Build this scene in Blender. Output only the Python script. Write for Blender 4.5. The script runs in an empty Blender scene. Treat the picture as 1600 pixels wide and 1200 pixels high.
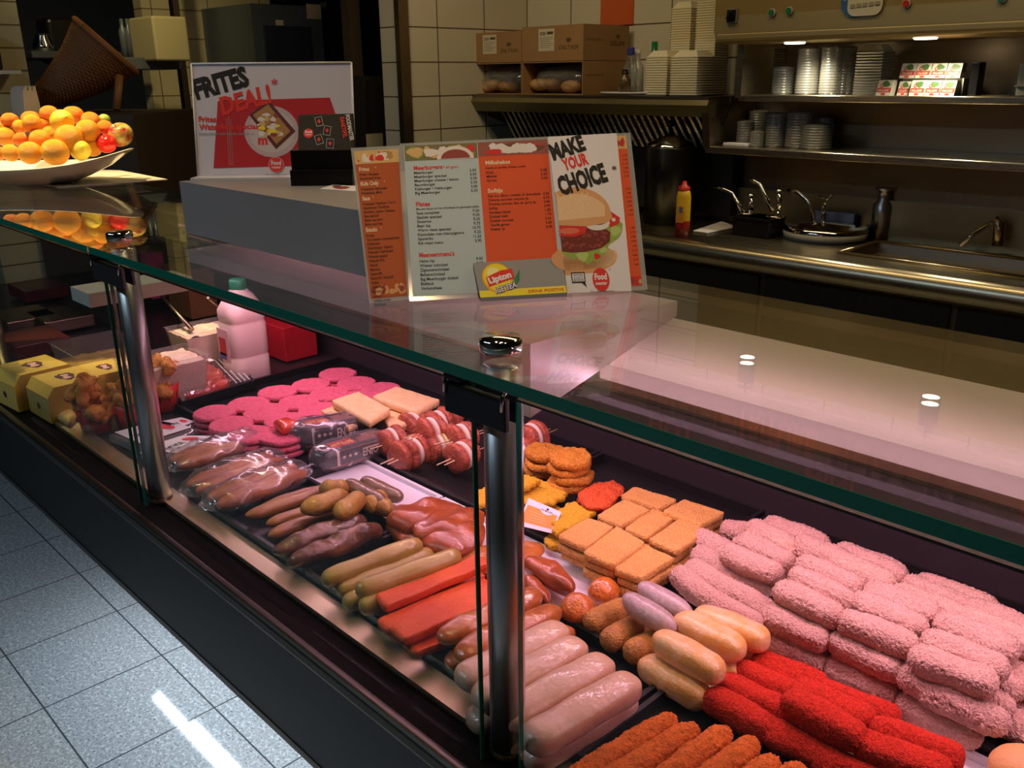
import bpy, bmesh, math, random
from mathutils import Vector, Matrix, noise
random.seed(7)
PI = math.pi
scn = bpy.context.scene
COL = scn.collection

# ---------------------------------------------------------------- camera
H = 1.47
FPX = 1391.5
pitch, yaw, roll = math.radians(19.085), math.radians(-45.675), math.radians(-0.609)
cp, sp, cy, sy = math.cos(pitch), math.sin(pitch), math.cos(yaw), math.sin(yaw)
FW = Vector((sy*cp, cy*cp, -sp)); RT0 = Vector((cy, -sy, 0)); UP0 = RT0.cross(FW)
RT = math.cos(roll)*RT0 + math.sin(roll)*UP0
UP = -math.sin(roll)*RT0 + math.cos(roll)*UP0
cam = bpy.data.cameras.new('camera'); co = bpy.data.objects.new('camera', cam); COL.objects.link(co)
co.matrix_world = Matrix(((RT.x, UP.x, -FW.x, 0), (RT.y, UP.y, -FW.y, 0), (RT.z, UP.z, -FW.z, H), (0, 0, 0, 1)))
cam.sensor_width = 36; cam.lens = FPX*36/1600; cam.clip_start = 0.02; cam.clip_end = 60
scn.camera = co
EYE = Vector((0, 0, H))
def ray(x, y): return (FW*FPX + RT*(x-800) - UP*(y-600)).normalized()
def P(x, y, z):
    d = ray(x, y); return EYE + d*((z-H)/d.z)
def PY(x, y, Y):
    d = ray(x, y); return EYE + d*(Y/d.y)
def PX(x, y, X):
    d = ray(x, y); return EYE + d*(X/d.x)
def PD(x, y, D):
    d = ray(x, y); return EYE + d*(D/d.dot(FW))
def V(*a): return Vector(a)

# ---------------------------------------------------------------- view, world, lights
scn.view_settings.view_transform = 'Standard'; scn.view_settings.look = 'None'
scn.view_settings.gamma = 1.0; scn.view_settings.use_curve_mapping = False
scn.view_settings.exposure = 0.0
try:
    scn.cycles.use_denoising = True
    scn.cycles.max_bounces = 10; scn.cycles.transparent_max_bounces = 24; scn.cycles.glossy_bounces = 5
    scn.cycles.sample_clamp_indirect = 4.0; scn.cycles.caustics_reflective = False; scn.cycles.caustics_refractive = False
except Exception: pass
w = bpy.data.worlds.new('world'); scn.world = w; w.use_nodes = True
w.node_tree.nodes['Background'].inputs[0].default_value = (0.75, 0.66, 0.52, 1)
w.node_tree.nodes['Background'].inputs[1].default_value = 0.025

def area(name, loc, target, sx, sy_, power, color, spread=180):
    l = bpy.data.lights.new(name, 'AREA'); l.shape = 'RECTANGLE'; l.size = sx; l.size_y = sy_
    l.energy = power; l.color = color; l.spread = math.radians(spread)
    o = bpy.data.objects.new(name, l); COL.objects.link(o); o.location = loc
    d = Vector(target)-Vector(loc); o.rotation_euler = d.to_track_quat('-Z', 'Y').to_euler(); return o
def spot(name, loc, target, power, color, size=40, blend=.6, radius=.04):
    l = bpy.data.lights.new(name, 'SPOT'); l.energy = power; l.color = color
    l.spot_size = math.radians(size); l.spot_blend = blend; l.shadow_soft_size = radius
    o = bpy.data.objects.new(name, l); COL.objects.link(o); o.location = loc
    d = Vector(target)-Vector(loc); o.rotation_euler = d.to_track_quat('-Z', 'Y').to_euler(); return o
PINK = (1.0, .52, .74); WARM = (1.0, .72, .36); COOL = (.62, .82, 1.0)
def tube_light(name, x0, x1, y, z, power, color, down=True, wd=.03):
    l = bpy.data.lights.new(name, 'AREA'); l.shape = 'RECTANGLE'; l.size = x1-x0; l.size_y = wd
    l.energy = power; l.color = color
    o = bpy.data.objects.new(name, l); COL.objects.link(o); o.location = ((x0+x1)/2, y, z)
    o.rotation_euler = (0 if down else PI, 0, 0); return o
tube_light('case_tube_light', -2.0, .45, .84, 1.150, 6.4, PINK).rotation_euler = (.42, 0, 0)
tube_light('case_tube_light_upper', -1.25, .45, .742, 1.140, 9.0, (1.0, .52, .76), down=False, wd=.02)
for i, (x, p_) in enumerate(((-2.2, 2.5), (-1.4, 13), (-.95, 10), (-.5, 14), (.1, 14))):
    spot('ceiling_spot', (x+.1, .42, 2.62), (x, .58, .85), p_, WARM, 56, .8, .05)
spot('fruit_spot', (-2.15, .55, 2.6), PD(110, 225, 2.0), 150, (1.0, .74, .32), 26, .6, .03)
spot('fruit_spot_left', (-2.7, .55, 2.6), PD(20, 225, 2.0), 110, (1.0, .74, .32), 24, .6, .03)
tube_light('floor_tube_light', -3.0, -1.2, -.85, 2.55, 16, COOL, wd=.08)
tube_light('kitchen_ceiling_light', -2.6, .2, 1.9, 2.6, 15, (1.0, .74, .36), wd=.25)
for x, y in ((1237, 66), (1442, 58)):
    p = PY(x, y, 2.72); spot('hood_light', (p.x, p.y+.12, p.z-.02), (p.x, p.y+.2, .9), 5.0, (1.0, .88, .6), 130, .8, .03)
spot('corner_spot', (-2.45, 1.6, 2.5), (-2.7, 2.7, 1.45), 12, (1.0, .8, .42), 80, .9, .05)
spot('passage_spot', (-3.1, 1.2, 2.5), (-4.6, 1.6, 1.6), 45, (1.0, .8, .4), 70, .9, .05)
spot('left_corner_fill', (-2.9, -.2, 2.5), (-3.7, .1, 1.7), 10, (1.0, .85, .5), 50, .9, .05)  # added fill light that brightens the tiled corner, no fixture behind it
spot('poster_spot', (-.8, .25, 2.6), PD(440, 200, 1.45), 3.2, (1.0, .82, .75), 30, .9, .05)
spot('menu_spot', (-.1, .0, 2.5), PD(860, 330, 1.0), 9, (1.0, .9, .85), 26, .9, .05)

# ---------------------------------------------------------------- materials
MATS = {}
def mat(name, col, rough=.5, metal=0, spec=.5, emit=0, bump=None, var=None, sss=0, coat=0, aniso=0, alpha=1):
    """bump=(scale,strength[,kind]); var=(scale, darker colour, amount)"""
    if name in MATS: return MATS[name]
    m = bpy.data.materials.new(name); m.use_nodes = True; nt = m.node_tree; b = nt.nodes['Principled BSDF']
    c = (*col, 1)
    b.inputs['Base Color'].default_value = c; b.inputs['Roughness'].default_value = rough
    b.inputs['Metallic'].default_value = metal; b.inputs['Specular IOR Level'].default_value = spec
    b.inputs['Coat Weight'].default_value = coat; b.inputs['Coat Roughness'].default_value = .07
    if sss:
        b.inputs['Subsurface Weight'].default_value = sss; b.inputs['Subsurface Scale'].default_value = .006
        b.inputs['Subsurface Radius'].default_value = (1, .4, .25)
    if emit: b.inputs['Emission Color'].default_value = c; b.inputs['Emission Strength'].default_value = emit
    if alpha < 1: b.inputs['Alpha'].default_value = alpha
    tc = nt.nodes.new('ShaderNodeTexCoord')
    if bump:
        if len(bump) > 2 and bump[2] == 'v':
            t = nt.nodes.new('ShaderNodeTexVoronoi'); out = t.outputs['Distance']
        else:
            t = nt.nodes.new('ShaderNodeTexNoise'); t.inputs['Detail'].default_value = 4; out = t.outputs['Fac']
        t.inputs['Scale'].default_value = bump[0]; nt.links.new(tc.outputs['Object'], t.inputs['Vector'])
        bp = nt.nodes.new('ShaderNodeBump'); bp.inputs['Strength'].default_value = bump[1]; bp.inputs['Distance'].default_value = .004
        nt.links.new(out, bp.inputs['Height']); nt.links.new(bp.outputs['Normal'], b.inputs['Normal'])
        if coat:
            b2 = nt.nodes.new('ShaderNodeBump'); n2 = nt.nodes.new('ShaderNodeTexNoise'); n2.inputs['Scale'].default_value = 55; n2.inputs['Detail'].default_value = 3; n2.inputs['Distortion'].default_value = 1.0
            nt.links.new(tc.outputs['Object'], n2.inputs['Vector']); nt.links.new(n2.outputs['Fac'], b2.inputs['Height']); b2.inputs['Strength'].default_value = .55 if coat >= .4 else .2; b2.inputs['Distance'].default_value = .0028; nt.links.new(b2.outputs['Normal'], b.inputs['Coat Normal'])
    if var:
        t = nt.nodes.new('ShaderNodeTexNoise'); t.inputs['Scale'].default_value = var[0]; t.inputs['Detail'].default_value = 3
        nt.links.new(tc.outputs['Object'], t.inputs['Vector'])
        r = nt.nodes.new('ShaderNodeMapRange'); r.inputs[1].default_value = .4; r.inputs[2].default_value = .62; r.inputs[4].default_value = var[2]
        nt.links.new(t.outputs['Fac'], r.inputs[0])
        mx = nt.nodes.new('ShaderNodeMix'); mx.data_type = 'RGBA'; mx.inputs[6].default_value = c; mx.inputs[7].default_value = (*var[1], 1)
        nt.links.new(r.outputs[0], mx.inputs[0]); nt.links.new(mx.outputs[2], b.inputs['Base Color'])
    MATS[name] = m; return m

def glass_mat(name, tint, ior=1.5, base=0.0, rough=0.0, film=0.0, filmcol=(1, 1, 1)):
    """see-through sheet: transparent with fresnel reflection, plus a little diffuse film"""
    if name in MATS: return MATS[name]
    m = bpy.data.materials.new(name); m.use_nodes = True; nt = m.node_tree; nt.nodes.clear()
    out = nt.nodes.new('ShaderNodeOutputMaterial'); tr = nt.nodes.new('ShaderNodeBsdfTransparent'); tr.inputs[0].default_value = (*tint, 1)
    gl = nt.nodes.new('ShaderNodeBsdfGlossy'); gl.inputs['Roughness'].default_value = rough
    fr = nt.nodes.new('ShaderNodeFresnel'); fr.inputs[0].default_value = ior
    ad = nt.nodes.new('ShaderNodeMath'); ad.operation = 'ADD'; ad.inputs[1].default_value = base; ad.use_clamp = True
    mx = nt.nodes.new('ShaderNodeMixShader'); nt.links.new(fr.outputs[0], ad.inputs[0]); nt.links.new(ad.outputs[0], mx.inputs[0])
    nt.links.new(gl.outputs[0], mx.inputs[2])
    ge = nt.nodes.new('ShaderNodeNewGeometry'); mi = nt.nodes.new('ShaderNodeMapRange'); mi.inputs[3].default_value = ior; mi.inputs[4].default_value = 1/ior
    nt.links.new(ge.outputs['Backfacing'], mi.inputs[0]); nt.links.new(mi.outputs[0], fr.inputs[0])
    if film:
        df = nt.nodes.new('ShaderNodeBsdfDiffuse'); df.inputs[0].default_value = (*filmcol, 1)
        m2 = nt.nodes.new('ShaderNodeMixShader'); m2.inputs[0].default_value = film
        nt.links.new(tr.outputs[0], m2.inputs[1]); nt.links.new(df.outputs[0], m2.inputs[2]); nt.links.new(m2.outputs[0], mx.inputs[1])
    else: nt.links.new(tr.outputs[0], mx.inputs[1])
    nt.links.new(mx.outputs[0], out.inputs[0]); MATS[name] = m; return m

def wrap_mat(name, tint=(.96, .94, .95), rough=.12, film=.05, scale=38, strength=1.0):
    m = glass_mat(name, tint, 1.55, .03, rough, film)
    nt = m.node_tree
    tc = nt.nodes.new('ShaderNodeTexCoord'); t = nt.nodes.new('ShaderNodeTexNoise'); t.inputs['Scale'].default_value = scale
    t.inputs['Detail'].default_value = 2; t.inputs['Distortion'].default_value = 1.2
    bp = nt.nodes.new('ShaderNodeBump'); bp.inputs['Strength'].default_value = strength; bp.inputs['Distance'].default_value = .01
    nt.links.new(tc.outputs['Object'], t.inputs['Vector']); nt.links.new(t.outputs['Fac'], bp.inputs['Height'])
    for n in nt.nodes:
        if n.bl_idname in ('ShaderNodeBsdfGlossy', 'ShaderNodeFresnel'): nt.links.new(bp.outputs['Normal'], n.inputs['Normal'])
    return m

def tile_mat(name, c1, c2, mortar, bw, bh, ms, rough=.3, offset=0.0, speckle=None, bump=.2, axis='xz', org=(0, 0)):
    if name in MATS: return MATS[name]
    m = bpy.data.materials.new(name); m.use_nodes = True; nt = m.node_tree; b = nt.nodes['Principled BSDF']
    ge = nt.nodes.new('ShaderNodeNewGeometry'); sx = nt.nodes.new('ShaderNodeSeparateXYZ'); cb = nt.nodes.new('ShaderNodeCombineXYZ')
    nt.links.new(ge.outputs['Position'], sx.inputs[0])
    a0 = nt.nodes.new('ShaderNodeMath'); a0.operation = 'SUBTRACT'; a0.inputs[1].default_value = org[0]
    a1 = nt.nodes.new('ShaderNodeMath'); a1.operation = 'SUBTRACT'; a1.inputs[1].default_value = org[1]
    nt.links.new(sx.outputs['XYZ'.index(axis[0].upper())], a0.inputs[0]); nt.links.new(sx.outputs['XYZ'.index(axis[1].upper())], a1.inputs[0])
    nt.links.new(a0.outputs[0], cb.inputs[0]); nt.links.new(a1.outputs[0], cb.inputs[1])
    br = nt.nodes.new('ShaderNodeTexBrick'); br.offset = offset; br.squash = 1
    br.inputs['Scale'].default_value = 1; br.inputs['Brick Width'].default_value = bw; br.inputs['Row Height'].default_value = bh
    br.inputs['Mortar Size'].default_value = ms; br.inputs['Mortar Smooth'].default_value = .1; br.inputs['Bias'].default_value = 0
    br.inputs['Color1'].default_value = (*c1, 1); br.inputs['Color2'].default_value = (*c2, 1); br.inputs['Mortar'].default_value = (*mortar, 1)
    nt.links.new(cb.outputs[0], br.inputs['Vector']); src = br.outputs['Color']
    if speckle:
        for sc, amt, colr, lo, hi in speckle:
            n = nt.nodes.new('ShaderNodeTexNoise'); n.inputs['Scale'].default_value = sc; n.inputs['Detail'].default_value = 3; n.inputs['Roughness'].default_value = .7
            nt.links.new(ge.outputs['Position'], n.inputs['Vector'])
            r = nt.nodes.new('ShaderNodeMapRange'); r.inputs[1].default_value = lo; r.inputs[2].default_value = hi; r.inputs[4].default_value = amt
            nt.links.new(n.outputs['Fac'], r.inputs[0]); mx = nt.nodes.new('ShaderNodeMix'); mx.data_type = 'RGBA'
            nt.links.new(r.outputs[0], mx.inputs[0]); nt.links.new(src, mx.inputs[6]); mx.inputs[7].default_value = (*colr, 1); src = mx.outputs[2]
        # keep the joints dark
        mx = nt.nodes.new('ShaderNodeMix'); mx.data_type = 'RGBA'; nt.links.new(br.outputs['Fac'], mx.inputs[0])
        nt.links.new(src, mx.inputs[6]); mx.inputs[7].default_value = (*mortar, 1); src = mx.outputs[2]
    nt.links.new(src, b.inputs['Base Color']); b.inputs['Roughness'].default_value = rough
    bp = nt.nodes.new('ShaderNodeBump'); bp.invert = True; bp.inputs['Strength'].default_value = bump; bp.inputs['Distance'].default_value = .002
    nt.links.new(br.outputs['Fac'], bp.inputs['Height']); nt.links.new(bp.outputs['Normal'], b.inputs['Normal'])
    MATS[name] = m; return m

def brushed(name, col, rough=.3, stretch=(1, 60, 60)):
    m = mat(name, col, rough, metal=1); nt = m.node_tree; b = nt.nodes['Principled BSDF']
    tc = nt.nodes.new('ShaderNodeTexCoord'); mp = nt.nodes.new('ShaderNodeMapping'); mp.inputs['Scale'].default_value = stretch
    n = nt.nodes.new('ShaderNodeTexNoise'); n.inputs['Scale'].default_value = 6; n.inputs['Detail'].default_value = 4
    r = nt.nodes.new('ShaderNodeMapRange'); r.inputs[3].default_value = rough*.75; r.inputs[4].default_value = rough*1.3
    nt.links.new(tc.outputs['Object'], mp.inputs[0]); nt.links.new(mp.outputs[0], n.inputs['Vector']); nt.links.new(n.outputs['Fac'], r.inputs[0])
    nt.links.new(r.outputs[0], b.inputs['Roughness']); return m

M_floor = tile_mat('granite_floor', (.40, .43, .44), (.43, .44, .45), (.07, .08, .09), .30, .30, .0022, .07,
    speckle=[(110, .9, (.70, .74, .76), .5, .60), (150, .9, (.10, .11, .12), .56, .63), (70, .4, (.28, .30, .33), .45, .62), (1.3, .3, (.42, .36, .33), .45, .7)], axis='xy', org=(-.025, .141))
M_tile_back = tile_mat('cream_tile_back', (.66, .61, .50), (.64, .59, .49), (.13, .10, .07), .27, .137, .003, .22, axis='xz', org=(-3.1, .98))
M_tile_left = tile_mat('cream_tile_side', (.66, .61, .50), (.64, .59, .49), (.13, .10, .07), .27, .137, .003, .22, axis='yz', org=(3.15, .98))
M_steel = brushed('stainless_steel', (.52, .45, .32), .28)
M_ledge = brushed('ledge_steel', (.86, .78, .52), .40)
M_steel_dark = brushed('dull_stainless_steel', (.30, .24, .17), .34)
M_steel_y = brushed('brushed_steel_post', (.60, .60, .62), .34, (60, 60, 1))
M_chrome = mat('chrome', (.82, .80, .76), .08, metal=1)
M_black = mat('black_plastic', (.010, .009, .009), .3, spec=.25)
M_blackmatte = mat('black_matte', (.010, .010, .011), .6)
M_slate = mat('slate_laminate', (.010, .011, .0125), .6, spec=.12)
M_rail = brushed('dark_rail', (.10, .09, .075), .35)
M_white = mat('white_plastic', (.80, .78, .80), .35)
M_whitelam = mat('white_laminate', (.62, .60, .55), .35)
M_grey = mat('grey_laminate', (.30, .27, .27), .4)
M_dark = mat('dark_wall', (.035, .038, .045), .7)
M_dark2 = mat('dark_blue_wall', (.05, .06, .085), .7)
M_glass = glass_mat('clear_glass', (.93, .97, .95), 1.5, .015, 0, .012, (.75, .8, .75))
M_glassedge = mat('green_glass_edge', (.006, .19, .12), .12, spec=.6, coat=.5)
M_glassv = glass_mat('front_glass', (.97, .985, .975), 1.22, .0)
M_plastic = glass_mat('clear_plastic', (.90, .89, .88), 1.45, .04, .12, .10)
M_laminate = glass_mat('laminate_film', (.9, .9, .9), 1.4, .05, .1, .25)
M_wrap = wrap_mat('crinkled_bag_film', rough=.16, film=.09, scale=46)
M_cling = wrap_mat('cling_film', (.97, .94, .94), .08, .02, 60, .8)
def opal(name, col):
    m = bpy.data.materials.new(name); m.use_nodes = True; nt = m.node_tree; b = nt.nodes['Principled BSDF']
    b.inputs['Base Color'].default_value = (*col, 1); b.inputs['Roughness'].default_value = .35
    tl = nt.nodes.new('ShaderNodeBsdfTranslucent'); tl.inputs[0].default_value = (*col, 1)
    mx = nt.nodes.new('ShaderNodeMixShader'); mx.inputs[0].default_value = .42
    o = nt.nodes['Material Output']; nt.links.new(b.outputs[0], mx.inputs[1]); nt.links.new(tl.outputs[0], mx.inputs[2]); nt.links.new(mx.outputs[0], o.inputs[0])
    MATS[name] = m; return m
M_opal = opal('opal_shelf', (.74, .70, .64))
def flat(name, col, rough=.65): return mat(name, col, rough, spec=.25)

# ---------------------------------------------------------------- mesh helpers
class MB:
    def __init__(s): s.v = []; s.f = []; s.mi = []; s.mats = []; s.smooth = []
    def m(s, mt):
        if mt not in s.mats: s.mats.append(mt)
        return s.mats.index(mt)
    def add(s, vs, fs, mt, smooth=False):
        k = len(s.v); s.v += [tuple(v) for v in vs]; i = s.m(mt)
        for f in fs: s.f.append([k+j for j in f]); s.mi.append(i); s.smooth.append(smooth)
        return s
    def box(s, c, size, mt, rot=None, bev=0):
        x, y, z = (q/2 for q in size); c = Vector(c)
        if bev:
            bm = bmesh.new(); bmesh.ops.create_cube(bm, size=1)
            for v in bm.verts: v.co = Vector((v.co.x*size[0], v.co.y*size[1], v.co.z*size[2]))
            bmesh.ops.bevel(bm, geom=list(bm.edges), offset=bev, segments=3, profile=.5, affect='EDGES')
            vs = [v.co.copy() for v in bm.verts]; bm.verts.index_update(); fs = [[v.index for v in f.verts] for f in bm.faces]; bm.free()
        else:
            vs = [Vector((a, b, d)) for a in (-x, x) for b in (-y, y) for d in (-z, z)]
            fs = [(0, 1, 3, 2), (4, 6, 7, 5), (0, 4, 5, 1), (2, 3, 7, 6), (0, 2, 6, 4), (1, 5, 7, 3)]
        if rot is not None: vs = [rot @ v for v in vs]
        return s.add([c+v for v in vs], fs, mt, False)
    def bb(s, x0, x1, y0, y1, z0, z1, mt, bev=0): return s.box(((x0+x1)/2, (y0+y1)/2, (z0+z1)/2), (abs(x1-x0), abs(y1-y0), abs(z1-z0)), mt, None, bev)
    def prism(s, pts, off, mt):
        """closed prism: polygon pts extruded by vector off"""
        n = len(pts); off = Vector(off); vs = [Vector(p) for p in pts]+[Vector(p)+off for p in pts]
        fs = [list(range(n))[::-1], [n+i for i in range(n)]]+[(i, (i+1) % n, n+(i+1) % n, n+i) for i in range(n)]
        return s.add(vs, fs, mt)
    def tube(s, pts, r, mt, seg=12, cap=True, smooth=True):
        pts = [Vector(p) for p in pts]; n = len(pts); rs = r if isinstance(r, (list, tuple)) else [r]*n
        t0 = (pts[1]-pts[0]).normalized(); a = t0.orthogonal().normalized(); vs = []
        for i, p in enumerate(pts):
            t = (pts[min(i+1, n-1)]-pts[max(i-1, 0)]).normalized(); a = (a-t*a.dot(t)).normalized(); b = t.cross(a)
            for k in range(seg):
                q = 2*PI*k/seg; vs.append(p+(a*math.cos(q)+b*math.sin(q))*rs[i])
        fs = [(i*seg+k, i*seg+(k+1) % seg, (i+1)*seg+(k+1) % seg, (i+1)*seg+k) for i in range(n-1) for k in range(seg)]
        s.add(vs, fs, mt, smooth)
        if cap:
            k0 = len(s.v)-len(vs); s.f.append([k0+j for j in range(seg)][::-1]); s.mi.append(s.m(mt)); s.smooth.append(False)
            s.f.append([k0+(n-1)*seg+j for j in range(seg)]); s.mi.append(s.m(mt)); s.smooth.append(False)
        return s
    def lathe(s, base, prof, mt, seg=28, sx=1, sy_=1, rot=0, smooth=True):
        base = Vector(base); vs = []; n = len(prof)
        for r, z in prof:
            for k in range(seg):
                q = 2*PI*k/seg; x, y = r*math.cos(q)*sx, r*math.sin(q)*sy_
                vs.append(base+Vector((x*math.cos(rot)-y*math.sin(rot), x*math.sin(rot)+y*math.cos(rot), z)))
        fs = [(i*seg+k, i*seg+(k+1) % seg, (i+1)*seg+(k+1) % seg, (i+1)*seg+k) for i in range(n-1) for k in range(seg)]
        return s.add(vs, fs, mt, smooth)
    def build(s, name, parent=None, label=None, loc=None):
        me = bpy.data.meshes.new(name); vs = s.v
        if parent is not None:
            pl = parent.location; ro = parent.rotation_euler.to_matrix().inverted(); vs = [ro @ (Vector(v)-pl) for v in vs] if not s.__dict__.get('local') else vs
        elif loc is not None: vs = [Vector(v)-Vector(loc) for v in vs]
        me.from_pydata([tuple(v) for v in vs], [], s.f)
        for m_ in s.mats: me.materials.append(m_)
        me.polygons.foreach_set('material_index', s.mi); me.polygons.foreach_set('use_smooth', s.smooth); me.update()
        bm = bmesh.new(); bm.from_mesh(me); bmesh.ops.recalc_face_normals(bm, faces=bm.faces); bm.to_mesh(me); bm.free()
        o = bpy.data.objects.new(name, me); COL.objects.link(o)
        if parent is not None: o.parent = parent
        elif loc is not None: o.location = loc
        if label: o['label'] = label
        return o
def tag(o, label, cat, group=None, kind=None):
    o['label'] = label; o['category'] = cat
    if group: o['group'] = group
    if kind: o['kind'] = kind
    return o
def thing(name, label, cat, loc=(0, 0, 0), group=None):
    o = bpy.data.objects.new(name, None); COL.objects.link(o); o.location = loc; o.empty_display_size = .02
    return tag(o, label, cat, group)
def struct(o): o['kind'] = 'structure'; return o
def put(mesh_obj_data, name, M, parent=None):
    o = bpy.data.objects.new(name, mesh_obj_data); COL.objects.link(o)
    if parent is not None: o.parent = parent
    o.matrix_local = M; return o
def subsurf(o, n=2):
    md = o.modifiers.new('sub', 'SUBSURF'); md.levels = n; md.render_levels = n
    for p_ in o.data.polygons: p_.use_smooth = True
    return o

# ---- text
_tc = {}
def text_geo(t, bold=0.0):
    k = (t, bold)
    if k in _tc: return _tc[k]
    cu = bpy.data.curves.new('t', 'FONT'); cu.body = t; cu.size = 1; cu.offset = bold; cu.resolution_u = 2; cu.fill_mode = 'FRONT'
    o = bpy.data.objects.new('t', cu); COL.objects.link(o)
    dg = bpy.context.evaluated_depsgraph_get(); me = o.evaluated_get(dg).to_mesh()
    vs = [(v.co.x, v.co.y) for v in me.vertices]; fs = [list(p_.vertices) for p_ in me.polygons]
    o.evaluated_get(dg).to_mesh_clear(); bpy.data.objects.remove(o); bpy.data.curves.remove(cu)
    if vs:
        x0 = min(v[0] for v in vs); x1 = max(v[0] for v in vs)
    else: x0, x1 = 0, 1
    _tc[k] = (vs, fs, x0, x1); return _tc[k]
def planar(bl, br, tl, tr):
    n = (br-bl).cross(tl-bl); d = (tr-EYE).normalized(); return EYE+d*((bl-EYE).dot(n)/d.dot(n))
class Sheet:
    """a printed surface: maps page coordinates (0..W, 0..Hh) onto a quad in space"""
    def __init__(s, mb, bl, br, tr, tl, W=1, Hh=1, lift=.0004):
        s.mb = mb; s.c = [Vector(q) for q in (bl, br, tr, tl)]; s.W = W; s.H = Hh; s.lift = lift*.25; s.k = 0
        n = (s.c[1]-s.c[0]).cross(s.c[3]-s.c[0]).normalized(); s.n = n if n.dot(EYE-s.c[0]) > 0 else -n
    def pt(s, x, y, k=0):
        u, v = x/s.W, y/s.H; a, b, c, d = s.c
        return a*(1-u)*(1-v)+b*u*(1-v)+c*u*v+d*(1-u)*v+s.n*s.lift*k
    def poly(s, pts, mt, k=1): s.mb.add([s.pt(x, y, k) for x, y in pts], [list(range(len(pts)))], mt); return s
    def rect(s, x0, y0, x1, y1, mt, k=1): return s.poly([(x0, y0), (x1, y0), (x1, y1), (x0, y1)], mt, k)
    def ell(s, cx, cy_, rx, ry, mt, k=1, n=24, rot=0, a0=0, a1=2*PI):
        pts = []
        for i in range(n):
            q = a0+(a1-a0)*i/(n if a1-a0 > 6.2 else n-1); x, y = rx*math.cos(q), ry*math.sin(q)
            pts.append((cx+x*math.cos(rot)-y*math.sin(rot), cy_+x*math.sin(rot)+y*math.cos(rot)))
        return s.poly(pts, mt, k)
    def blob(s, cx, cy_, rx, ry, mt, k=1, n=22, amp=.18, seed=0):
        rnd = random.Random(seed); ph = [rnd.uniform(0, 6.28) for _ in range(3)]; pts = []
        for i in range(n):
            q = 2*PI*i/n; f = 1+amp*(math.sin(3*q+ph[0])+.6*math.sin(7*q+ph[1])+.4*math.sin(11*q+ph[2]))/1.5
            pts.append((cx+rx*f*math.cos(q), cy_+ry*f*math.sin(q)))
        return s.poly(pts, mt, k)
    def text(s, t, x, y, size, mt, k=2, bold=0, sx=1.0, align='l', rot=0, shear=0, fit=None, asp=1.0):
        vs, fs, x0, x1 = text_geo(t, bold)
        if not vs: return s
        if fit: sx = fit/((x1-x0)*size)
        w_ = (x1-x0)*size*sx; dx = -x0*size*sx - (0 if align == 'l' else w_/2 if align == 'c' else w_)
        out = []
        for a, b in vs:
            px, py = a*size*sx+dx, b*size; px += py*shear
            out.append(s.pt(x+(px*math.cos(rot)-py*math.sin(rot))*asp, y+px*math.sin(rot)+py*math.cos(rot), k))
        s.mb.add(out, fs, mt); return s

# ---- food meshes
def roll_data(name, L, r, mt, flat_=1.0, n_end=5.0, crumb=0.0, cs=300., lump=.0, ls=20., bend=0.0, seed=0, nu=44, nv=28, wide=1.0, sq=2.0, taper=0.0):
    """a roll lying along local X, centred on the origin"""
    vs = []; off = Vector((seed*7.3, seed*3.1, seed*1.7))
    for i in range(nu+1):
        a = PI*i/nu; s_ = -math.cos(a)
        rad = max(0.0, 1-abs(s_)**n_end)**.5 if i not in (0, nu) else 0
        for j in range(nv):
            q = 2*PI*j/nv; c, d = math.cos(q), math.sin(q)
            if sq != 2.0:
                k = (abs(c)**sq+abs(d)**sq)**(-1/sq); c *= k; d *= k
            rr = r*rad*(1+taper*s_)
            p = Vector((s_*L/2, rr*c*wide, rr*d*flat_))
            nrm = Vector((s_*max(0, abs(s_)-.75)*3, c, d)).normalized()
            dsp = 0
            if lump: dsp += lump*noise.noise(p*ls+off)
            if crumb: dsp += crumb*(noise.noise(p*cs+off)+.7*noise.noise(p*cs*2.1+off))
            p = p+nrm*dsp; p.z += bend*(s_*s_-.33)*L; p.y += bend*.6*(s_*s_-.33)*L
            vs.append(p)
    fs = [(i*nv+j, i*nv+(j+1) % nv, (i+1)*nv+(j+1) % nv, (i+1)*nv+j) for i in range(nu) for j in range(nv)]
    mb = MB(); mb.add(vs, fs, mt, True)
    me = bpy.data.meshes.new(name); me.from_pydata([tuple(v) for v in vs], [], fs); me.materials.append(mt)
    me.polygons.foreach_set('use_smooth', [True]*len(fs)); me.update()
    bm = bmesh.new(); bm.from_mesh(me); bmesh.ops.remove_doubles(bm, verts=bm.verts, dist=1e-6); bmesh.ops.recalc_face_normals(bm, faces=bm.faces); bm.to_mesh(me); bm.free()
    return me
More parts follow.
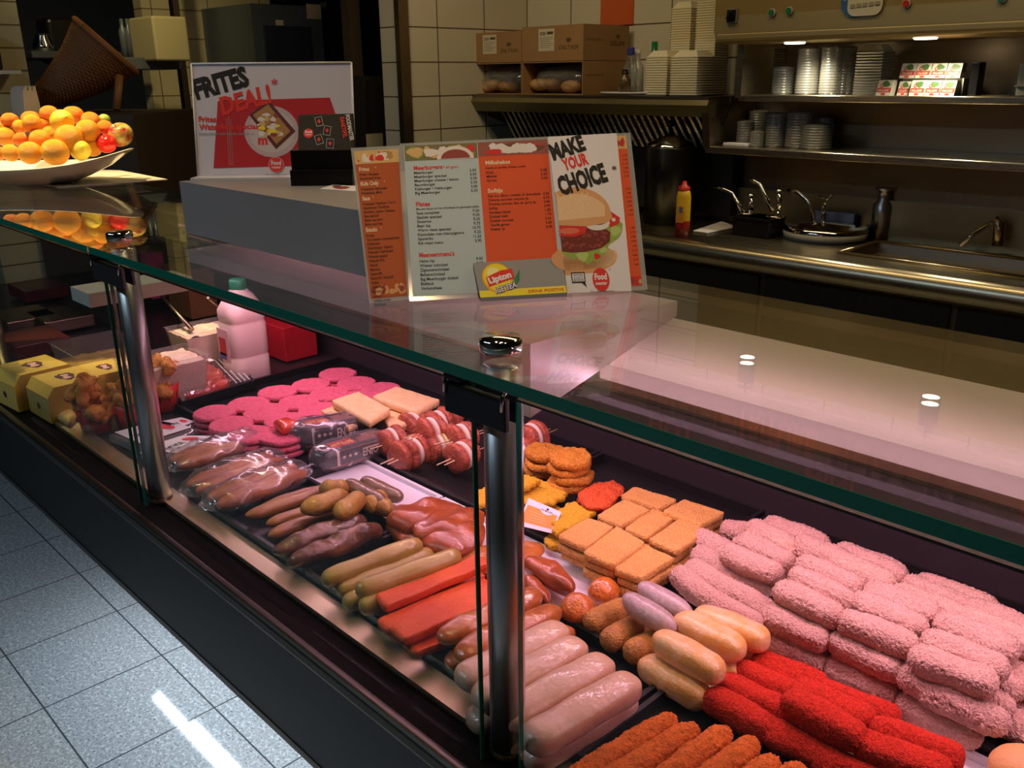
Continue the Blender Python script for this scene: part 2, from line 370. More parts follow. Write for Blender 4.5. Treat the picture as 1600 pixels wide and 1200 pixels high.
def disc_data(name, r, t, mt, crumb=.0006, cs=400., wob=.03, seed=0, nr=14, na=56, dome=.0):
    off = Vector((seed*5.1, seed*2.3, 0)); vs = []; fs = []
    prof = []
    for i in range(nr+1): prof.append((i/nr*.93, 1))
    prof += [(.98, .8), (1.0, .2), (1.0, -.3), (.96, -.9)]
    for i in range(3): prof.append((.9-.45*i, -1))
    for (a, b) in prof:
        for k in range(na):
            q = 2*PI*k/na; rr = r*a*(1+wob*a*noise.noise(Vector((math.cos(q)*2, math.sin(q)*2, seed*3.3))))
            p = Vector((rr*math.cos(q), rr*math.sin(q), b*t/2+(dome*(1-a*a) if b > 0 else 0)))
            d = crumb*(noise.noise(p*cs+off)+.6*noise.noise(p*cs*2+off)) + crumb*1.5*noise.noise(p*60+off)
            p.z += d*(1 if b > -.5 else 0); p.x += d*math.cos(q)*(a > .9); p.y += d*math.sin(q)*(a > .9)
            vs.append(p)
    n = len(prof); fs = [(i*na+k, i*na+(k+1) % na, (i+1)*na+(k+1) % na, (i+1)*na+k) for i in range(n-1) for k in range(na)]
    me = bpy.data.meshes.new(name); me.from_pydata([tuple(v) for v in vs], [], fs); me.materials.append(mt)
    me.polygons.foreach_set('use_smooth', [True]*len(fs)); me.update()
    bm = bmesh.new(); bm.from_mesh(me); bmesh.ops.remove_doubles(bm, verts=bm.verts, dist=1e-6); bmesh.ops.recalc_face_normals(bm, faces=bm.faces); bm.to_mesh(me); bm.free()
    return me
def slab_mesh(corners, t, mt, crumb=.0005, cs=350., seed=0, n=26, sag=0, edge=.25, wave=0):
    """soft-edged flat piece whose top outline is the quad `corners` (world), thickness t; returns (centre, verts, faces)"""
    c = sum((Vector(q) for q in corners), Vector())/4; a, b, d, e = [Vector(q)-c for q in corners]
    vs = []; idx = {}; off = Vector((seed*3.7, seed*9.1, seed))
    def pos(u, v, top):
        # round the corners a little
        uu, vv = u*2-1, v*2-1
        k = 1-.06*(abs(uu)**6*abs(vv)**6)
        uu *= k; vv *= k; u2, v2 = (uu+1)/2, (vv+1)/2
        p = a*(1-u2)*(1-v2)+b*u2*(1-v2)+d*u2*v2+e*(1-u2)*v2
        m_ = max(abs(uu), abs(vv)); rim = max(0, (m_-.90)/.10)
        z = (1 if top else -1)*(t/2)*(1-edge*rim*rim)
        q = p+Vector((0, 0, z-t/2))
        if top: q.z += crumb*(noise.noise(q*cs+off)+.6*noise.noise(q*cs*2+off)) + crumb*1.5*noise.noise(q*50+off)
        q.z += sag*((abs(uu)**2)) + wave*noise.noise(Vector((q.x*18, q.y*18, seed)))
        if rim > .5:
            w_ = crumb*1.6*noise.noise(q*cs*.7+off*2); q += Vector((w_, w_, 0))
        return q
    N = n+1
    for top in (1, 0):
        for i in range(N):
            for j in range(N): vs.append(pos(i/n, j/n, top))
    fs = []
    g = lambda t_, i, j: t_*N*N+i*N+j
    for t_ in (0, 1):
        for i in range(n):
            for j in range(n): fs.append((g(t_, i, j), g(t_, i+1, j), g(t_, i+1, j+1), g(t_, i, j+1)))
    ring = [(i, 0) for i in range(n)]+[(n, j) for j in range(n)]+[(i, n) for i in range(n, 0, -1)]+[(0, j) for j in range(n, 0, -1)]
    for k in range(len(ring)):
        p0, p1 = ring[k], ring[(k+1) % len(ring)]; fs.append((g(0, *p0), g(1, *p0), g(1, *p1), g(0, *p1)))
    return c, vs, fs
def slab(name, corners, t, mt, **kw):
    c, vs, fs = slab_mesh(corners, t, mt, **kw); mb = MB(); mb.add(vs, fs, mt, True)
    o = mb.build(name, loc=(0, 0, 0)); o.location = c; return o
def lay(p0, p1, zrot=0, tilt=True, spin=0):
    """matrix that lays local X along p0->p1, centred"""
    p0, p1 = Vector(p0), Vector(p1); x = (p1-p0).normalized(); z = Vector((0, 0, 1)); y = z.cross(x).normalized(); z = x.cross(y)
    R_ = Matrix((x, y, z)).transposed().to_4x4() @ Matrix.Rotation(spin, 4, 'X')
    return Matrix.Translation((p0+p1)/2) @ R_
ORD = ['first', 'second', 'third', 'fourth', 'fifth', 'sixth', 'seventh', 'eighth', 'ninth', 'tenth', 'eleventh', 'twelfth', 'thirteenth', 'fourteenth', 'fifteenth', 'sixteenth', 'seventeenth', 'eighteenth', 'nineteenth', 'twentieth']

BED = .83
# ================================================================ SETTING
mb = MB(); mb.bb(-7.5, 3, -3, 5.2, -.05, 0, M_floor); struct(mb.build('floor'))
M_ceil = mat('ceiling_paint', (.05, .045, .04), .8)
mb = MB(); mb.bb(-7.5, 3, -3, 5.2, 2.72, 2.78, M_ceil); struct(mb.build('ceiling'))
mb = MB(); mb.bb(-3.1, 3, 3.15, 3.25, 0, 2.72, M_tile_back); struct(mb.build('wall_back'))
Ye = PX(629, 100, -3.1).y
mb = MB(); mb.bb(-3.24, -3.1, Ye, 3.25, 0, 2.72, M_tile_left); struct(mb.build('wall_left'))
mb = MB(); mb.bb(-3.115, -3.085, Ye-.02, Ye+.03, 0, 2.72, M_steel_dark); struct(mb.build('trim_1'))
mb = MB(); mb.bb(-7.5, -3.24, 5.1, 5.2, 0, 2.72, M_dark); struct(mb.build('wall_far'))
mb = MB(); mb.bb(-7.5, -7.4, -3, 5.2, 0, 2.72, M_dark2); struct(mb.build('wall_end'))
mb = MB(); mb.bb(2.9, 3, -3, 3.25, 0, 2.72, M_dark); struct(mb.build('wall_right'))
mb = MB(); mb.bb(-7.5, 3, -3.0, -2.9, 0, 2.72, mat('customer_wall', (.07, .065, .06), .7)); struct(mb.build('wall_front'))
# orange tile accent on the back wall
a = PY(940, -30, 3.145); b = PY(989, 38, 3.145)
mb = MB(); mb.bb(a.x, b.x, 3.142, 3.15, b.z, a.z+.2, mat('orange_tile', (.62, .12, .03), .25)); struct(mb.build('trim_2'))
# steel splash panels behind the worktop
a = PY(1148, 400, 3.13)
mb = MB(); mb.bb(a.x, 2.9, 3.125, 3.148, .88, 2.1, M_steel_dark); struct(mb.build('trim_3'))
exec_later = []
# ================================================================ DISPLAY COUNTER
XL, XR = -3.3, .55
case = thing('display_counter', 'long refrigerated snack display counter with slate front and steel ledge under a glass top', 'display counter', (-1.3, .8, 0))
mb = MB(); mb.prism([(XL, .452, .822), (XL, .600, .39), (XL, .625, .39), (XL, .48, .822)], (XR-XL, 0, 0), M_slate); mb.build('front_panel', case)
mb = MB(); mb.bb(XL, XR, .598, .64, .375, .39, M_rail); mb.build('lower_trim', case)
mb = MB(); mb.bb(XL, XR, 1.0, 1.14, 0, .78, M_blackmatte); mb.build('plinth', case)
mb = MB(); mb.box(((XL+XR)/2, .447, .826), (XR-XL, .016, .022), M_rail, None, .006); mb.build('bumper_rail', case)
mb = MB(); mb.bb(XL, XR, .455, .499, .80, .826, mat('channel_rubber', (.006, .005, .005), .8, spec=.08)); mb.build('glazing_channel', case)
mb = MB(); mb.bb(XL, XR, .499, .531, .80, .833, M_ledge, 0); mb.build('steel_ledge', case)
M_bed = mat('dark_brown_deck', (.045, .03, .028), .35, var=(6, (.02, .014, .014), .8))
mb = MB(); mb.bb(XL, XR, .531, 1.17, .79, BED-.004, M_bed); mb.build('deck', case)
mb = MB(); mb.bb(XL, XR, 1.145, 1.17, BED-.004, .955, mat('dark_riser', (.03, .022, .024), .3)); mb.build('rear_riser', case)
mb = MB(); mb.box(((XL+XR)/2, 1.15, .972), (XR-XL, .05, .034), M_steel_dark, None, .008); mb.build('rear_rail', case)
mb = MB(); mb.bb(XL, XR, 1.175, 1.185, .60, .955, M_steel_dark); mb.build('rear_panel', case)
def rear_pt(f): return (1.165+(.885-1.165)*f, .99+(1.172-.99)*f)
M_rdoor = mat('dark_door_glass', (.035, .02, .028), .12, coat=.4)
for x0, x1 in ((-3.2, -2.2), (-2.14, -1.70), (-1.66, -1.02), (-.88, -.29), (-.15, .41)):
    (ya, za), (yb, zb_) = rear_pt(.02), rear_pt(.98); mb = MB(); mb.prism([(x0, ya, za), (x0, yb, zb_), (x0, yb+.006, zb_+.006), (x0, ya+.006, za+.006)], (x1-x0, 0, 0), M_rdoor); mb.build('sliding_door', case)
    mb = MB(); (ya, za), (yb, zb_) = rear_pt(.06), rear_pt(.24); mb.prism([(x0, ya-.004, za), (x0, yb-.004, zb_), (x0, yb+.004, zb_+.006), (x0, ya+.004, za+.006)], (x1-x0, 0, 0), M_steel); mb.build('door_handle_rail', case)
for x in (-2.19, -1.69, -1.0, -.94, -.27, -.20):
    (ya, za), (yb, zb_) = rear_pt(0), rear_pt(1); mb = MB(); mb.prism([(x, ya-.006, za), (x, yb-.006, zb_), (x, yb+.008, zb_+.008), (x, ya+.008, za+.008)], (.038, 0, 0), M_steel_dark); mb.build('door_stile', case)
(yb, zb_) = rear_pt(1); mb = MB(); mb.bb(XL, XR, yb-.012, yb+.012, zb_-.012, zb_+.008, M_steel_dark); mb.build('upper_rail', case)

ga = P(303, 1130, 0); kx = (ga-EYE); q0 = ga+Vector((kx.x, kx.y, -kx.z))*(.37/1.47)
lt = thing('floor_lamp_tube', 'slim white light tube fixed low under the counter, mirrored in the floor tiles', 'lamp', (q0.x, q0.y, .37))
mb = MB(); mb.tube([(q0.x, q0.y, .37), (q0.x+1.3, q0.y, .37)], .009, mat('tube_glow', (.85, .93, 1.0), .5, emit=22), 12); mb.build('tube', lt)
mb = MB(); mb.bb(q0.x-.02, q0.x+1.32, q0.y-.02, q0.y+.02, .382, .40, M_white); mb.build('housing', lt)
l_ = tube_light('under_counter_light', q0.x-.2, q0.x+1.3, q0.y-.03, .36, 3.2, (.78, .90, 1.0), wd=.03); l_.rotation_euler = (-.5, 0, 0)

# posts with chrome caps
for i, (x, lab) in enumerate(((-.523, 'round steel post at the cream sausage tray, nearest of the counter posts'),
                              (-1.322, 'round steel post beside the bagged sausages and milk bottle'),
                              (-2.115, 'round steel post at the far end beside the yellow boxes'))):
    t = thing('counter_post', lab, 'post', (x, .500, .833), 'posts carrying the glass top')
    mb = MB(); mb.lathe((x, .500, .833), [(0, 0), (.0175, 0), (.0175, .405), (0, .405)], M_steel_y, 36); mb.build('tube', t)
    mb = MB(); mb.lathe((x, .498, 1.2505), [(0, 0), (.0175, 0), (.0185, .002), (.0185, .010), (.0165, .0125), (0, .013)], M_chrome, 32)
    mb.box((x+.0185, .497, 1.2565), (.001, .003, .003), M_black); mb.build('cap', t)
    mb = MB(); mb.lathe((x, .500, .833), [(.0185, 0), (.0185, .004), (.0175, .006)], M_steel, 30); mb.build('foot_ring', t)

# glass top panes
def pane(x0, x1, lab):
    t = thing('counter_glass', lab, 'glass top', ((x0+x1)/2, .447, 1.24), 'glass panes on top of the counter')
    mb = MB(); y0, y1, z0, z1 = .447, .822, 1.240, 1.250
    mb.add([(x0, y0, z1), (x1, y0, z1), (x1, y1, z1), (x0, y1, z1), (x0, y0, z0), (x1, y0, z0), (x1, y1, z0), (x0, y1, z0)], [(0, 1, 2, 3), (4, 7, 6, 5)], M_glass)
    mb.build('sheet', t)
    mb = MB(); mb.add([(x0, y0, z1), (x1, y0, z1), (x1, y0, z0), (x0, y0, z0)], [(0, 1, 2, 3)], M_glassedge)
    mb.bb(x0, x1, y0-.0006, y0+.0004, z0, z1, M_glassedge); mb.build('edge', t)
pane(-1.306, XR, 'large clear glass counter top with thick green edge, carrying the menu card')
pane(XL, -1.312, 'far glass counter top with green edge, mirroring the fruit bowl')

# upright front glass panes
def upright(xa, xb, lab):
    o_ = MB(); o_.bb(xa, xb, .4745, .4785, .828, 1.222, M_glassv)
    t = thing('front_glass', lab, 'glass pane', ((xa+xb)/2, .476, .828), 'upright glass panes along the counter front')
    o_.build('sheet', t)
    mb = MB(); mb.bb(xa-.0008, xa+.0008, .474, .479, .828, 1.222, M_glassedge); mb.bb(xb-.0008, xb+.0008, .474, .479, .828, 1.222, M_glassedge)
    mb.bb(xa, xb, .474, .479, 1.2215, 1.2235, M_rail); mb.build('edge', t)
xe = PY(741, 700, .476).x; xl_ = PY(168, 440, .476).x
upright(xl_+.012, xe, 'upright front glass pane between the two nearest posts')
upright(PY(810, 700, .476).x, XR, 'upright front glass pane beyond the nearest post, in front of the crumbed rolls')
upright(XL, xl_-.008, 'upright front glass pane in front of the yellow boxes')
# clamp brackets
def bracket(x0, x1, z0, lab, mt):
    t = thing('glass_clamp', lab, 'bracket', ((x0+x1)/2, .47, z0), 'clamps joining the front panes to the posts')
    mb = MB(); mb.box(((x0+x1)/2, .4705, (z0+1.222)/2), (x1-x0, .006, 1.222-z0), mt, None, .0015)
    mb.box(((x0+x1)/2, .4845, (z0+1.226)/2), (x1-x0, .005, 1.218-z0), mt, None, .0015); mb.build('plate', t)
    for q in (.03, .97):
        x = x0+(x1-x0)*q
        mb = MB(); mb.tube([(x, .466, 1.212), (x, .467, 1.224), (x, .472, 1.229), (x, .482, 1.229), (x, .487, 1.224), (x, .487, 1.214)], .0016, M_chrome, 8); mb.build('clip', t)
    mb = MB(); mb.box((x0+.012, .477, 1.2275), (.024, .022, .008), mt, None, .003); mb.build('hook', t)
a = PY(697, 610, .47); b = PY(792, 640, .47); c = PY(735, 665, .47)
bracket(a.x, b.x, c.z+.006, 'black clamp plate holding the front glass beside the nearest post', M_blackmatte)
a = PY(146, 415, .47); b = PY(190, 420, .47); c = PY(175, 445, .47)
bracket(a.x, b.x, c.z, 'small dark clamp with chrome clips beside the post by the milk bottle', M_blackmatte)

# shelves under the glass
mb = MB(); mb.bb(-1.335, -.588, .600, .845, 1.2025, 1.2205, M_opal)
mb.prism([(-.588, .845, 1.2025), (-.588, .60, 1.2025), (-.588, .60, 1.143), (-.588, .725, 1.172)], (-.012, 0, 0), M_opal)
tag(mb.build('service_shelf', loc=(-.96, .72, 1.2)), 'pale shelf board right under the glass that holds the menu card', 'shelf')
mb = MB(); mb.prism([(-.600, .848, 1.198), (-.600, .722, 1.171), (-.600, .722, 1.153), (-.600, .848, 1.180)], (1.15, 0, 0), M_opal)
tag(mb.build('light_shelf', loc=(0, .78, 1.18)), 'long cream sloping shelf glowing pink over the crumbed rolls', 'shelf')
xa_, xb_ = P(113, 449, 1.145), P(140, 459, 1.145); ye_ = P(293, 430, 1.145).y
mb = MB(); mb.bb(xa_.x-.01, xb_.x, xa_.y, ye_, 1.122, 1.145, M_whitelam)
tag(mb.build('divider_board', loc=(-1.5, .6, 1.14)), 'cream board under the far glass top beside the milk bottle', 'shelf')
# raised block on the glass
mb = MB(); mb.bb(-1.309, -.80, .592, .90, 1.251, 1.327, M_grey); blk = mb.build('display_block', loc=(-1.05, .7, 1.251))
tag(blk, 'raised grey white block on the glass top under the poster', 'display block')
# ledge under the fruit bowl
ql = [P(16, 275, 1.252), P(88, 291, 1.252), P(262, 293, 1.252), P(262, 274, 1.285)]
mb = MB(); A = P(16, 276, 1.2526); B_ = P(92, 292, 1.2526); C_ = P(262, 280, 1.2526); D_ = P(188, 266, 1.2526)
mb.prism([A, B_, C_, D_, P(60, 262, 1.2526)], (0, 0, -.002), M_whitelam)
tag(mb.build('fruit_ledge', loc=tuple((A+C_)/2)), 'thin cream ledge on the far glass top under the fruit bowl', 'ledge')
# bars that carry the shelves between posts and rear rail
mb = MB(); mb.bb(-.60, -.585, .82, 1.16, 1.195, 1.2, M_steel_dark)
struct_bar = None

# ---------------------------------------------------------------- trays
def tray(name, x0, x1, y0, y1, mt, lab, grp, h=.014, z=BED):
    t = MB(); rim = .006
    t.bb(x0, x1, y0, y1, z-.004, z-.001, mt)
    for (a, b, c, d) in ((x0, x1, y0, y0+rim), (x0, x1, y1-rim, y1), (x0, x0+rim, y0+rim, y1-rim), (x1-rim, x1, y0+rim, y1-rim)): t.bb(a, b, c, d, z-.001, z+h, mt, 0)
    return tag(t.build(name, loc=((x0+x1)/2, (y0+y1)/2, z)), lab, 'tray', grp)
FT = 'black trays along the front row'
tray('black_tray', -1.30, -.955, .534, .70, M_black, 'shallow black tray under the brown sausages and dark kebab rolls', FT)
tray('black_tray', -.95, -.705, .534, .70, M_black, 'shallow black tray under the olive rolls and flat red strips', FT)
tray('black_tray', -.70, -.468, .534, .70, M_black, 'shallow black tray under the cream wrapped rolls', FT)
tray('black_tray', -.462, -.20, .534, .70, M_black, 'shallow black tray under the long orange crumbed sticks', FT)
tray('black_tray', -.195, .06, .534, .70, M_black, 'shallow black tray in the front row at the near end', FT)
BT = 'black trays along the back row'
tray('black_tray', -1.205, -.925, .825, 1.12, M_black, 'black tray under the onion and meat skewers', BT)
tray('black_tray', -.920, -.600, .825, 1.12, M_black, 'black tray under the square breaded pastries and golden patties', BT)
tray('black_tray', -.592, -.03, .825, 1.12, M_black, 'black tray under the big pile of pale pink crumbed rolls', BT)
tray('black_tray', -1.73, -1.215, .70, 1.12, M_black, 'black tray under the pink burger discs', BT)
M_wplate = mat('white_tray_plastic', (.82, .80, .82), .3)
WT = 'white trays of the middle row'
tray('white_tray', -1.26, -1.0, .705, .82, M_wplate, 'white tray in the middle row beside the skewers, left bare', WT, .006)
tray('white_tray', -.995, -.60, .705, .82, M_wplate, 'white tray under the red brown slabs and glazed pieces', WT, .006)
tray('white_tray', -.595, -.17, .705, .82, M_wplate, 'white tray under the bright red crumbed rolls', WT, .006)
tray('white_tray', -.165, .15, .705, .82, M_wplate, 'white tray in the middle row at the near end', WT, .006)

# ================================================================ FOOD
Z0 = BED+.001
PALE = mat('pale_crumb', (.94, .60, .47), .9, bump=(520, 1.0), var=(420, (.74, .40, .30), .8), spec=.15)
REDC = mat('red_crumb', (.80, .045, .018), .85, bump=(560, 1.0), var=(400, (.42, .018, .010), .8), spec=.2)
ORGC = mat('orange_crumb', (.84, .19, .03), .8, bump=(500, 1.0), var=(200, (.58, .13, .015), .8), spec=.25)
pale_d = [roll_data('crumbed_roll_pale', .096, .0165, PALE, crumb=.0021, cs=430, lump=.0026, ls=40, n_end=7, seed=s_, nu=104, nv=72, sq=2.5) for s_ in range(5)]
red_d = [roll_data('crumbed_roll_red', .098, .0165, REDC, crumb=.0013, cs=480, lump=.0018, ls=35, n_end=8, seed=s_+9, nu=100, nv=64, sq=2.6) for s_ in range(4)]
def roll(datas, name, p0, p1, z, lab, cat, grp, L0, i=0, sc=1.0, spin=None, fixL=True, zz=None):
    a = P(*p0, z); b = P(*p1, z if zz is None else zz)
    M = lay(a, b, spin=random.uniform(0, 6.28) if spin is None else spin)
    s_ = (b-a).length/L0 if not fixL else 1.0
    M = M @ Matrix.Diagonal((s_, sc, sc, 1))
    return tag(put(datas[i % len(datas)], name, M), lab, cat, grp)
# pale pink crumbed rolls: (u0,v0,u1,v1) in a x3.2 enlargement with origin (1100, 825), layer height
def E4(u, v): return (1100+u/3.2, 825+v/3.2)
pale = [
 ('front edge of the pile, bottom layer', .0185, [(295, 550, 605, 680), (622, 680, 968, 850), (970, 865, 1385, 1060)]),
 ('front edge of the pile, second layer', .0475, [(300, 425, 618, 575), (628, 550, 995, 730), (992, 730, 1378, 925)]),
 ('front edge of the pile, top layer', .074, [(360, 305, 690, 460), (690, 460, 1055, 600), (1040, 640, 1455, 800)]),
 ('second row back, top layer', .078, [(440, 240, 745, 385), (760, 370, 1095, 510), (1100, 560, 1510, 720)]),
 ('third row back, top layer', .079, [(470, 170, 800, 310), (830, 320, 1150, 440), (1165, 470, 1560, 620)]),
 ('fourth row back, top layer', .072, [(480, 80, 740, 190), (640, 150, 950, 290), (970, 330, 1290, 450), (1300, 460, 1640, 590)]),
 ('back edge of the pile, top layer', .062, [(700, 130, 1000, 260), (1015, 285, 1335, 410), (1350, 415, 1640, 520)]),
 ('back corner by the pastries, upper layer', .066, [(110, 130, 370, 240), (170, 60, 450, 190), (240, 0, 460, 110)]),
 ('near side of the pastries, lower layer', .040, [(-30, 130, 170, 260), (-60, 210, 130, 330), (-140, 230, 60, 390), (20, 360, 280, 500), (120, 310, 300, 410), (190, 255, 350, 310), (30, 80, 130, 130), (140, 15, 330, 60)]),
 ('right end of the pile, ends showing', .045, [(1180, 640, 1530, 800), (1230, 560, 1590, 700), (1180, 740, 1500, 900), (1150, 830, 1450, 960), (1240, 640, 1560, 810), (1330, 560, 1660, 700)]),
]
n_ = 0
for row, dz, lst in pale:
    for k, (a, b, c, d) in enumerate(lst):
        p0, p1 = E4(a, b), E4(c, d); z = Z0+dz
        A, B_ = P(*p0, z), P(*p1, z); mid = (A+B_)/2; dr = (B_-A).normalized()
        L = min(max((B_-A).length, .086), .106)
        s_ = L/.096
        M = lay(mid-dr*.05, mid+dr*.05, spin=random.uniform(0, 6.28)) @ Matrix.Diagonal((s_*.98, .92, .92, 1))
        tag(put(pale_d[n_ % 5], 'crumbed_roll', M), 'pale pink crumbed roll, %s, %s from the pastries' % (row, ORD[k]), 'snack roll', 'pale pink crumbed rolls in the back tray'); n_ += 1
# hidden support layer of the pile that shows between rolls
for r_ in range(5):
    for c_ in range(4):
        if r_ == 0 and c_ < 3: continue
        x = -.50+c_*.105; y = .868+r_*.038
        if x > -.24 and r_ > 3: continue
        for lz in ((.0175, .046) if r_ > 0 else (.0175,)):
            M = lay((x-.05, y, Z0+lz), (x+.05, y+random.uniform(-.003, .003), Z0+lz), spin=random.uniform(0, 6))
            tag(put(pale_d[(r_+c_) % 5], 'crumbed_roll', M), 'pale pink crumbed roll inside the pile, mostly covered by the rolls above', 'snack roll', 'pale pink crumbed rolls buried in the pile')
reds = [(.0185, 50, 860, 325, 1015), (.0185, 120, 790, 400, 930), (.0185, 205, 730, 465, 850), (.0185, 275, 680, 575, 790),
        (.048, 430, 870, 765, 1050), (.040, 480, 825, 800, 960), (.0185, 610, 830, 925, 950), (.0185, 335, 1020, 690, 1190),
        (.040, 790, 1085, 1200, 1230), (.040, 830, 1000, 1295, 1165), (.0185, 640, 1180, 900, 1290), (.0185, 1000, 1230, 1290, 1330)]
rl = ['front row, nearest the orange sticks', 'second row at the cream rolls', 'third row at the cream rolls', 'back row at the cream rolls', 'on top of the pile middle', 'behind the topmost one',
      'back row along the tray rim', 'front row below the topmost one', 'near end pile, front', 'near end pile, back', 'front row near the bottom edge', 'near end at the bottom edge']
for i, (dz, a, b, c, d) in enumerate(reds):
    z = Z0+dz; A, B_ = P(*E4(a, b), z), P(*E4(c, d), z); mid = (A+B_)/2; dr = (B_-A).normalized(); L = min(max((B_-A).length, .085), .105)
    M = lay(mid-dr*.05, mid+dr*.05, spin=random.uniform(0, 6)) @ Matrix.Diagonal((L/.098, .94, .94, 1))
    tag(put(red_d[i % 4], 'crumbed_roll', M), 'bright red crumbed roll, ' + rl[i], 'snack roll', 'red crumbed rolls on the white tray')
# stray crumbs
mb = MB(); rnd = random.Random(3)
for i in range(420):
    x = rnd.uniform(-.59, -.17); y = rnd.choice((rnd.gauss(.834, .006), rnd.gauss(.834, .006), rnd.uniform(.84, 1.1)))
    if i % 5 == 0: x, y = rnd.gauss(-.612, .01), rnd.uniform(.84, 1.05)
    s_ = rnd.uniform(.0005, .0012); mb.box((x, y, Z0+s_+.001), (s_*2, s_*2, s_*1.6), PALE, Matrix.Rotation(rnd.uniform(0, 3), 3, 'Z'))
tag(mb.build('bread_crumbs', loc=(-.4, .85, Z0)), 'loose pale crumbs scattered on the black tray around the rolls', 'crumbs', None, 'stuff')
# long orange crumbed sticks
org_d = [roll_data('crumbed_stick', .16, .0125, ORGC, crumb=.0019, cs=400, lump=.003, ls=45, n_end=7, seed=s_+20, nu=140, nv=50) for s_ in range(3)]
for i, (a, b, c, d, dz) in enumerate(((905, 1200, 1052, 1126, .03), (962, 1206, 1086, 1140, .03), (1020, 1222, 1138, 1142, .03), (1085, 1228, 1180, 1160, .03), (1120, 1250, 1212, 1188, .03), (1165, 1262, 1255, 1200, .03), (900, 1225, 1010, 1180, .014), (1000, 1235, 1090, 1185, .014))):
    z = Z0+dz; B_ = P(c, d, z); A = P(a, b, z); dr = (B_-A).normalized(); dr = Vector((dr.x*.6, abs(dr.y), 0)).normalized(); A = B_-dr*.155
    tag(put(org_d[i % 3], 'crumbed_stick', lay(A, B_, spin=i*1.3)), 'long orange crumbed stick, %s from the cream rolls%s' % (ORD[i % 6], ', bottom layer' if i > 5 else ''), 'snack stick', 'orange crumbed sticks in the front tray')
# cream wrapped rolls
CREAM = mat('cream_dough', (.80, .50, .36), .38, coat=.7, bump=(120, .25), var=(30, (.72, .40, .28), .5), sss=.1)
cream_d = [roll_data('cream_roll', .150, .0165, CREAM, lump=.0018, ls=26, n_end=9, sq=3.2, seed=s_+31, nu=50, nv=28, flat_=.85, wide=1.15) for s_ in range(3)]
for i, (c, d, dz) in enumerate(((880, 985, .044), (908, 1010, .044), (950, 1036, .044), (990, 1066, .044), (985, 1092, .015), (945, 1070, .015), (900, 1045, .015))):
    z = Z0+dz; B_ = P(c, d, z); dr = Vector((.10, 1, 0)).normalized(); A = B_-dr*.145; B2 = B_+dr*.003
    if i > 3: z = Z0+.016
    lab = ['behind the post, farthest of the upper layer', 'second from the post in the upper layer', 'third from the post in the upper layer', 'near end of the upper layer',
           'near end of the bottom layer', 'bottom layer under the third roll', 'bottom layer beside the post'][i]
    o = tag(put(cream_d[i % 3], 'cream_roll', lay(A, B2, spin=0)), 'cream coloured film wrapped roll, ' + lab, 'snack roll', 'cream wrapped rolls in the front tray')
    mb = MB(); 
# orange brown glossy rolls behind the post
GLZ = mat('glazed_orange', (.60, .20, .035), .3, coat=.8, bump=(90, .4), var=(40, (.40, .09, .02), .8))
BRN = mat('brown_sausage', (.34, .14, .03), .4, coat=.3, bump=(60, .3), var=(25, (.24, .085, .03), .8))
glz_d = [roll_data('glazed_roll', .150, .015, GLZ, lump=.004, ls=30, n_end=6, sq=2.6, seed=s_+41, nu=50, nv=26, flat_=.85, wide=1.15) for s_ in range(2)]
for i, (a, b, c, d, dz) in enumerate(((688, 1000, 840, 960, .042), (716, 1030, 860, 992, .042), (700, 1040, 830, 1000, .015), (740, 1065, 860, 1020, .015))):
    z = Z0+dz; A = P(a, b, z); B_ = P(c, d, z); dr = Vector((.08, 1, 0)).normalized(); B2 = A+dr*.148
    tag(put(glz_d[i % 2], 'glazed_roll', lay(A, B2, spin=0)), 'glossy orange brown wrapped roll behind the nearest post, %s' % ['top layer by the red strips', 'top layer by the cream rolls', 'bottom layer by the red strips', 'bottom layer by the cream rolls'][i], 'snack roll', 'glazed orange rolls behind the post')
# lavender sausages, brown croquettes, cream orange rolls, balls
LAV = mat('lavender_sausage', (.52, .38, .36), .35, coat=.5, bump=(150, .3), var=(180, (.38, .24, .26), .6))
CRQ = mat('brown_croquette', (.56, .25, .035), .55, bump=(360, 1.0), coat=.15, var=(120, (.36, .13, .03), .8))
PEA = mat('peach_roll', (.84, .54, .28), .4, coat=.4, bump=(200, .3), var=(50, (.82, .38, .08), .8))
lav_d = roll_data('lavender_sausage', .082, .0145, LAV, lump=.002, ls=40, n_end=3.2, seed=51)
crq_d = roll_data('croquette', .072, .0150, CRQ, crumb=.0004, cs=500, lump=.001, n_end=6, seed=52)
pea_d = [roll_data('peach_roll', .092, .0160, PEA, lump=.002, ls=40, n_end=6, sq=3, seed=53+k) for k in range(2)]
for i, (a, b, c, d, dz) in enumerate(((980, 936, 1050, 982, .052), (1006, 920, 1072, 960, .048))):
    tag(put(lav_d, 'lavender_sausage', lay(P(a, b, Z0+dz), P(c, d, Z0+dz-.004))), 'lavender pink wrapped sausage, %s' % ('nearer the brown croquettes' if i == 0 else 'nearer the pale crumbed rolls'), 'sausage', 'lavender sausages on the croquettes')
for i, (a, b, c, d) in enumerate(((915, 978, 985, 946), (945, 1005, 1010, 972), (980, 1024, 1050, 992))):
    tag(put(crq_d, 'croquette', lay(P(a, b, Z0+.017), P(c, d, Z0+.017), spin=i)), 'brown breaded croquette on the white tray, %s from the glazed balls' % ORD[i], 'croquette', 'brown croquettes on the white tray')
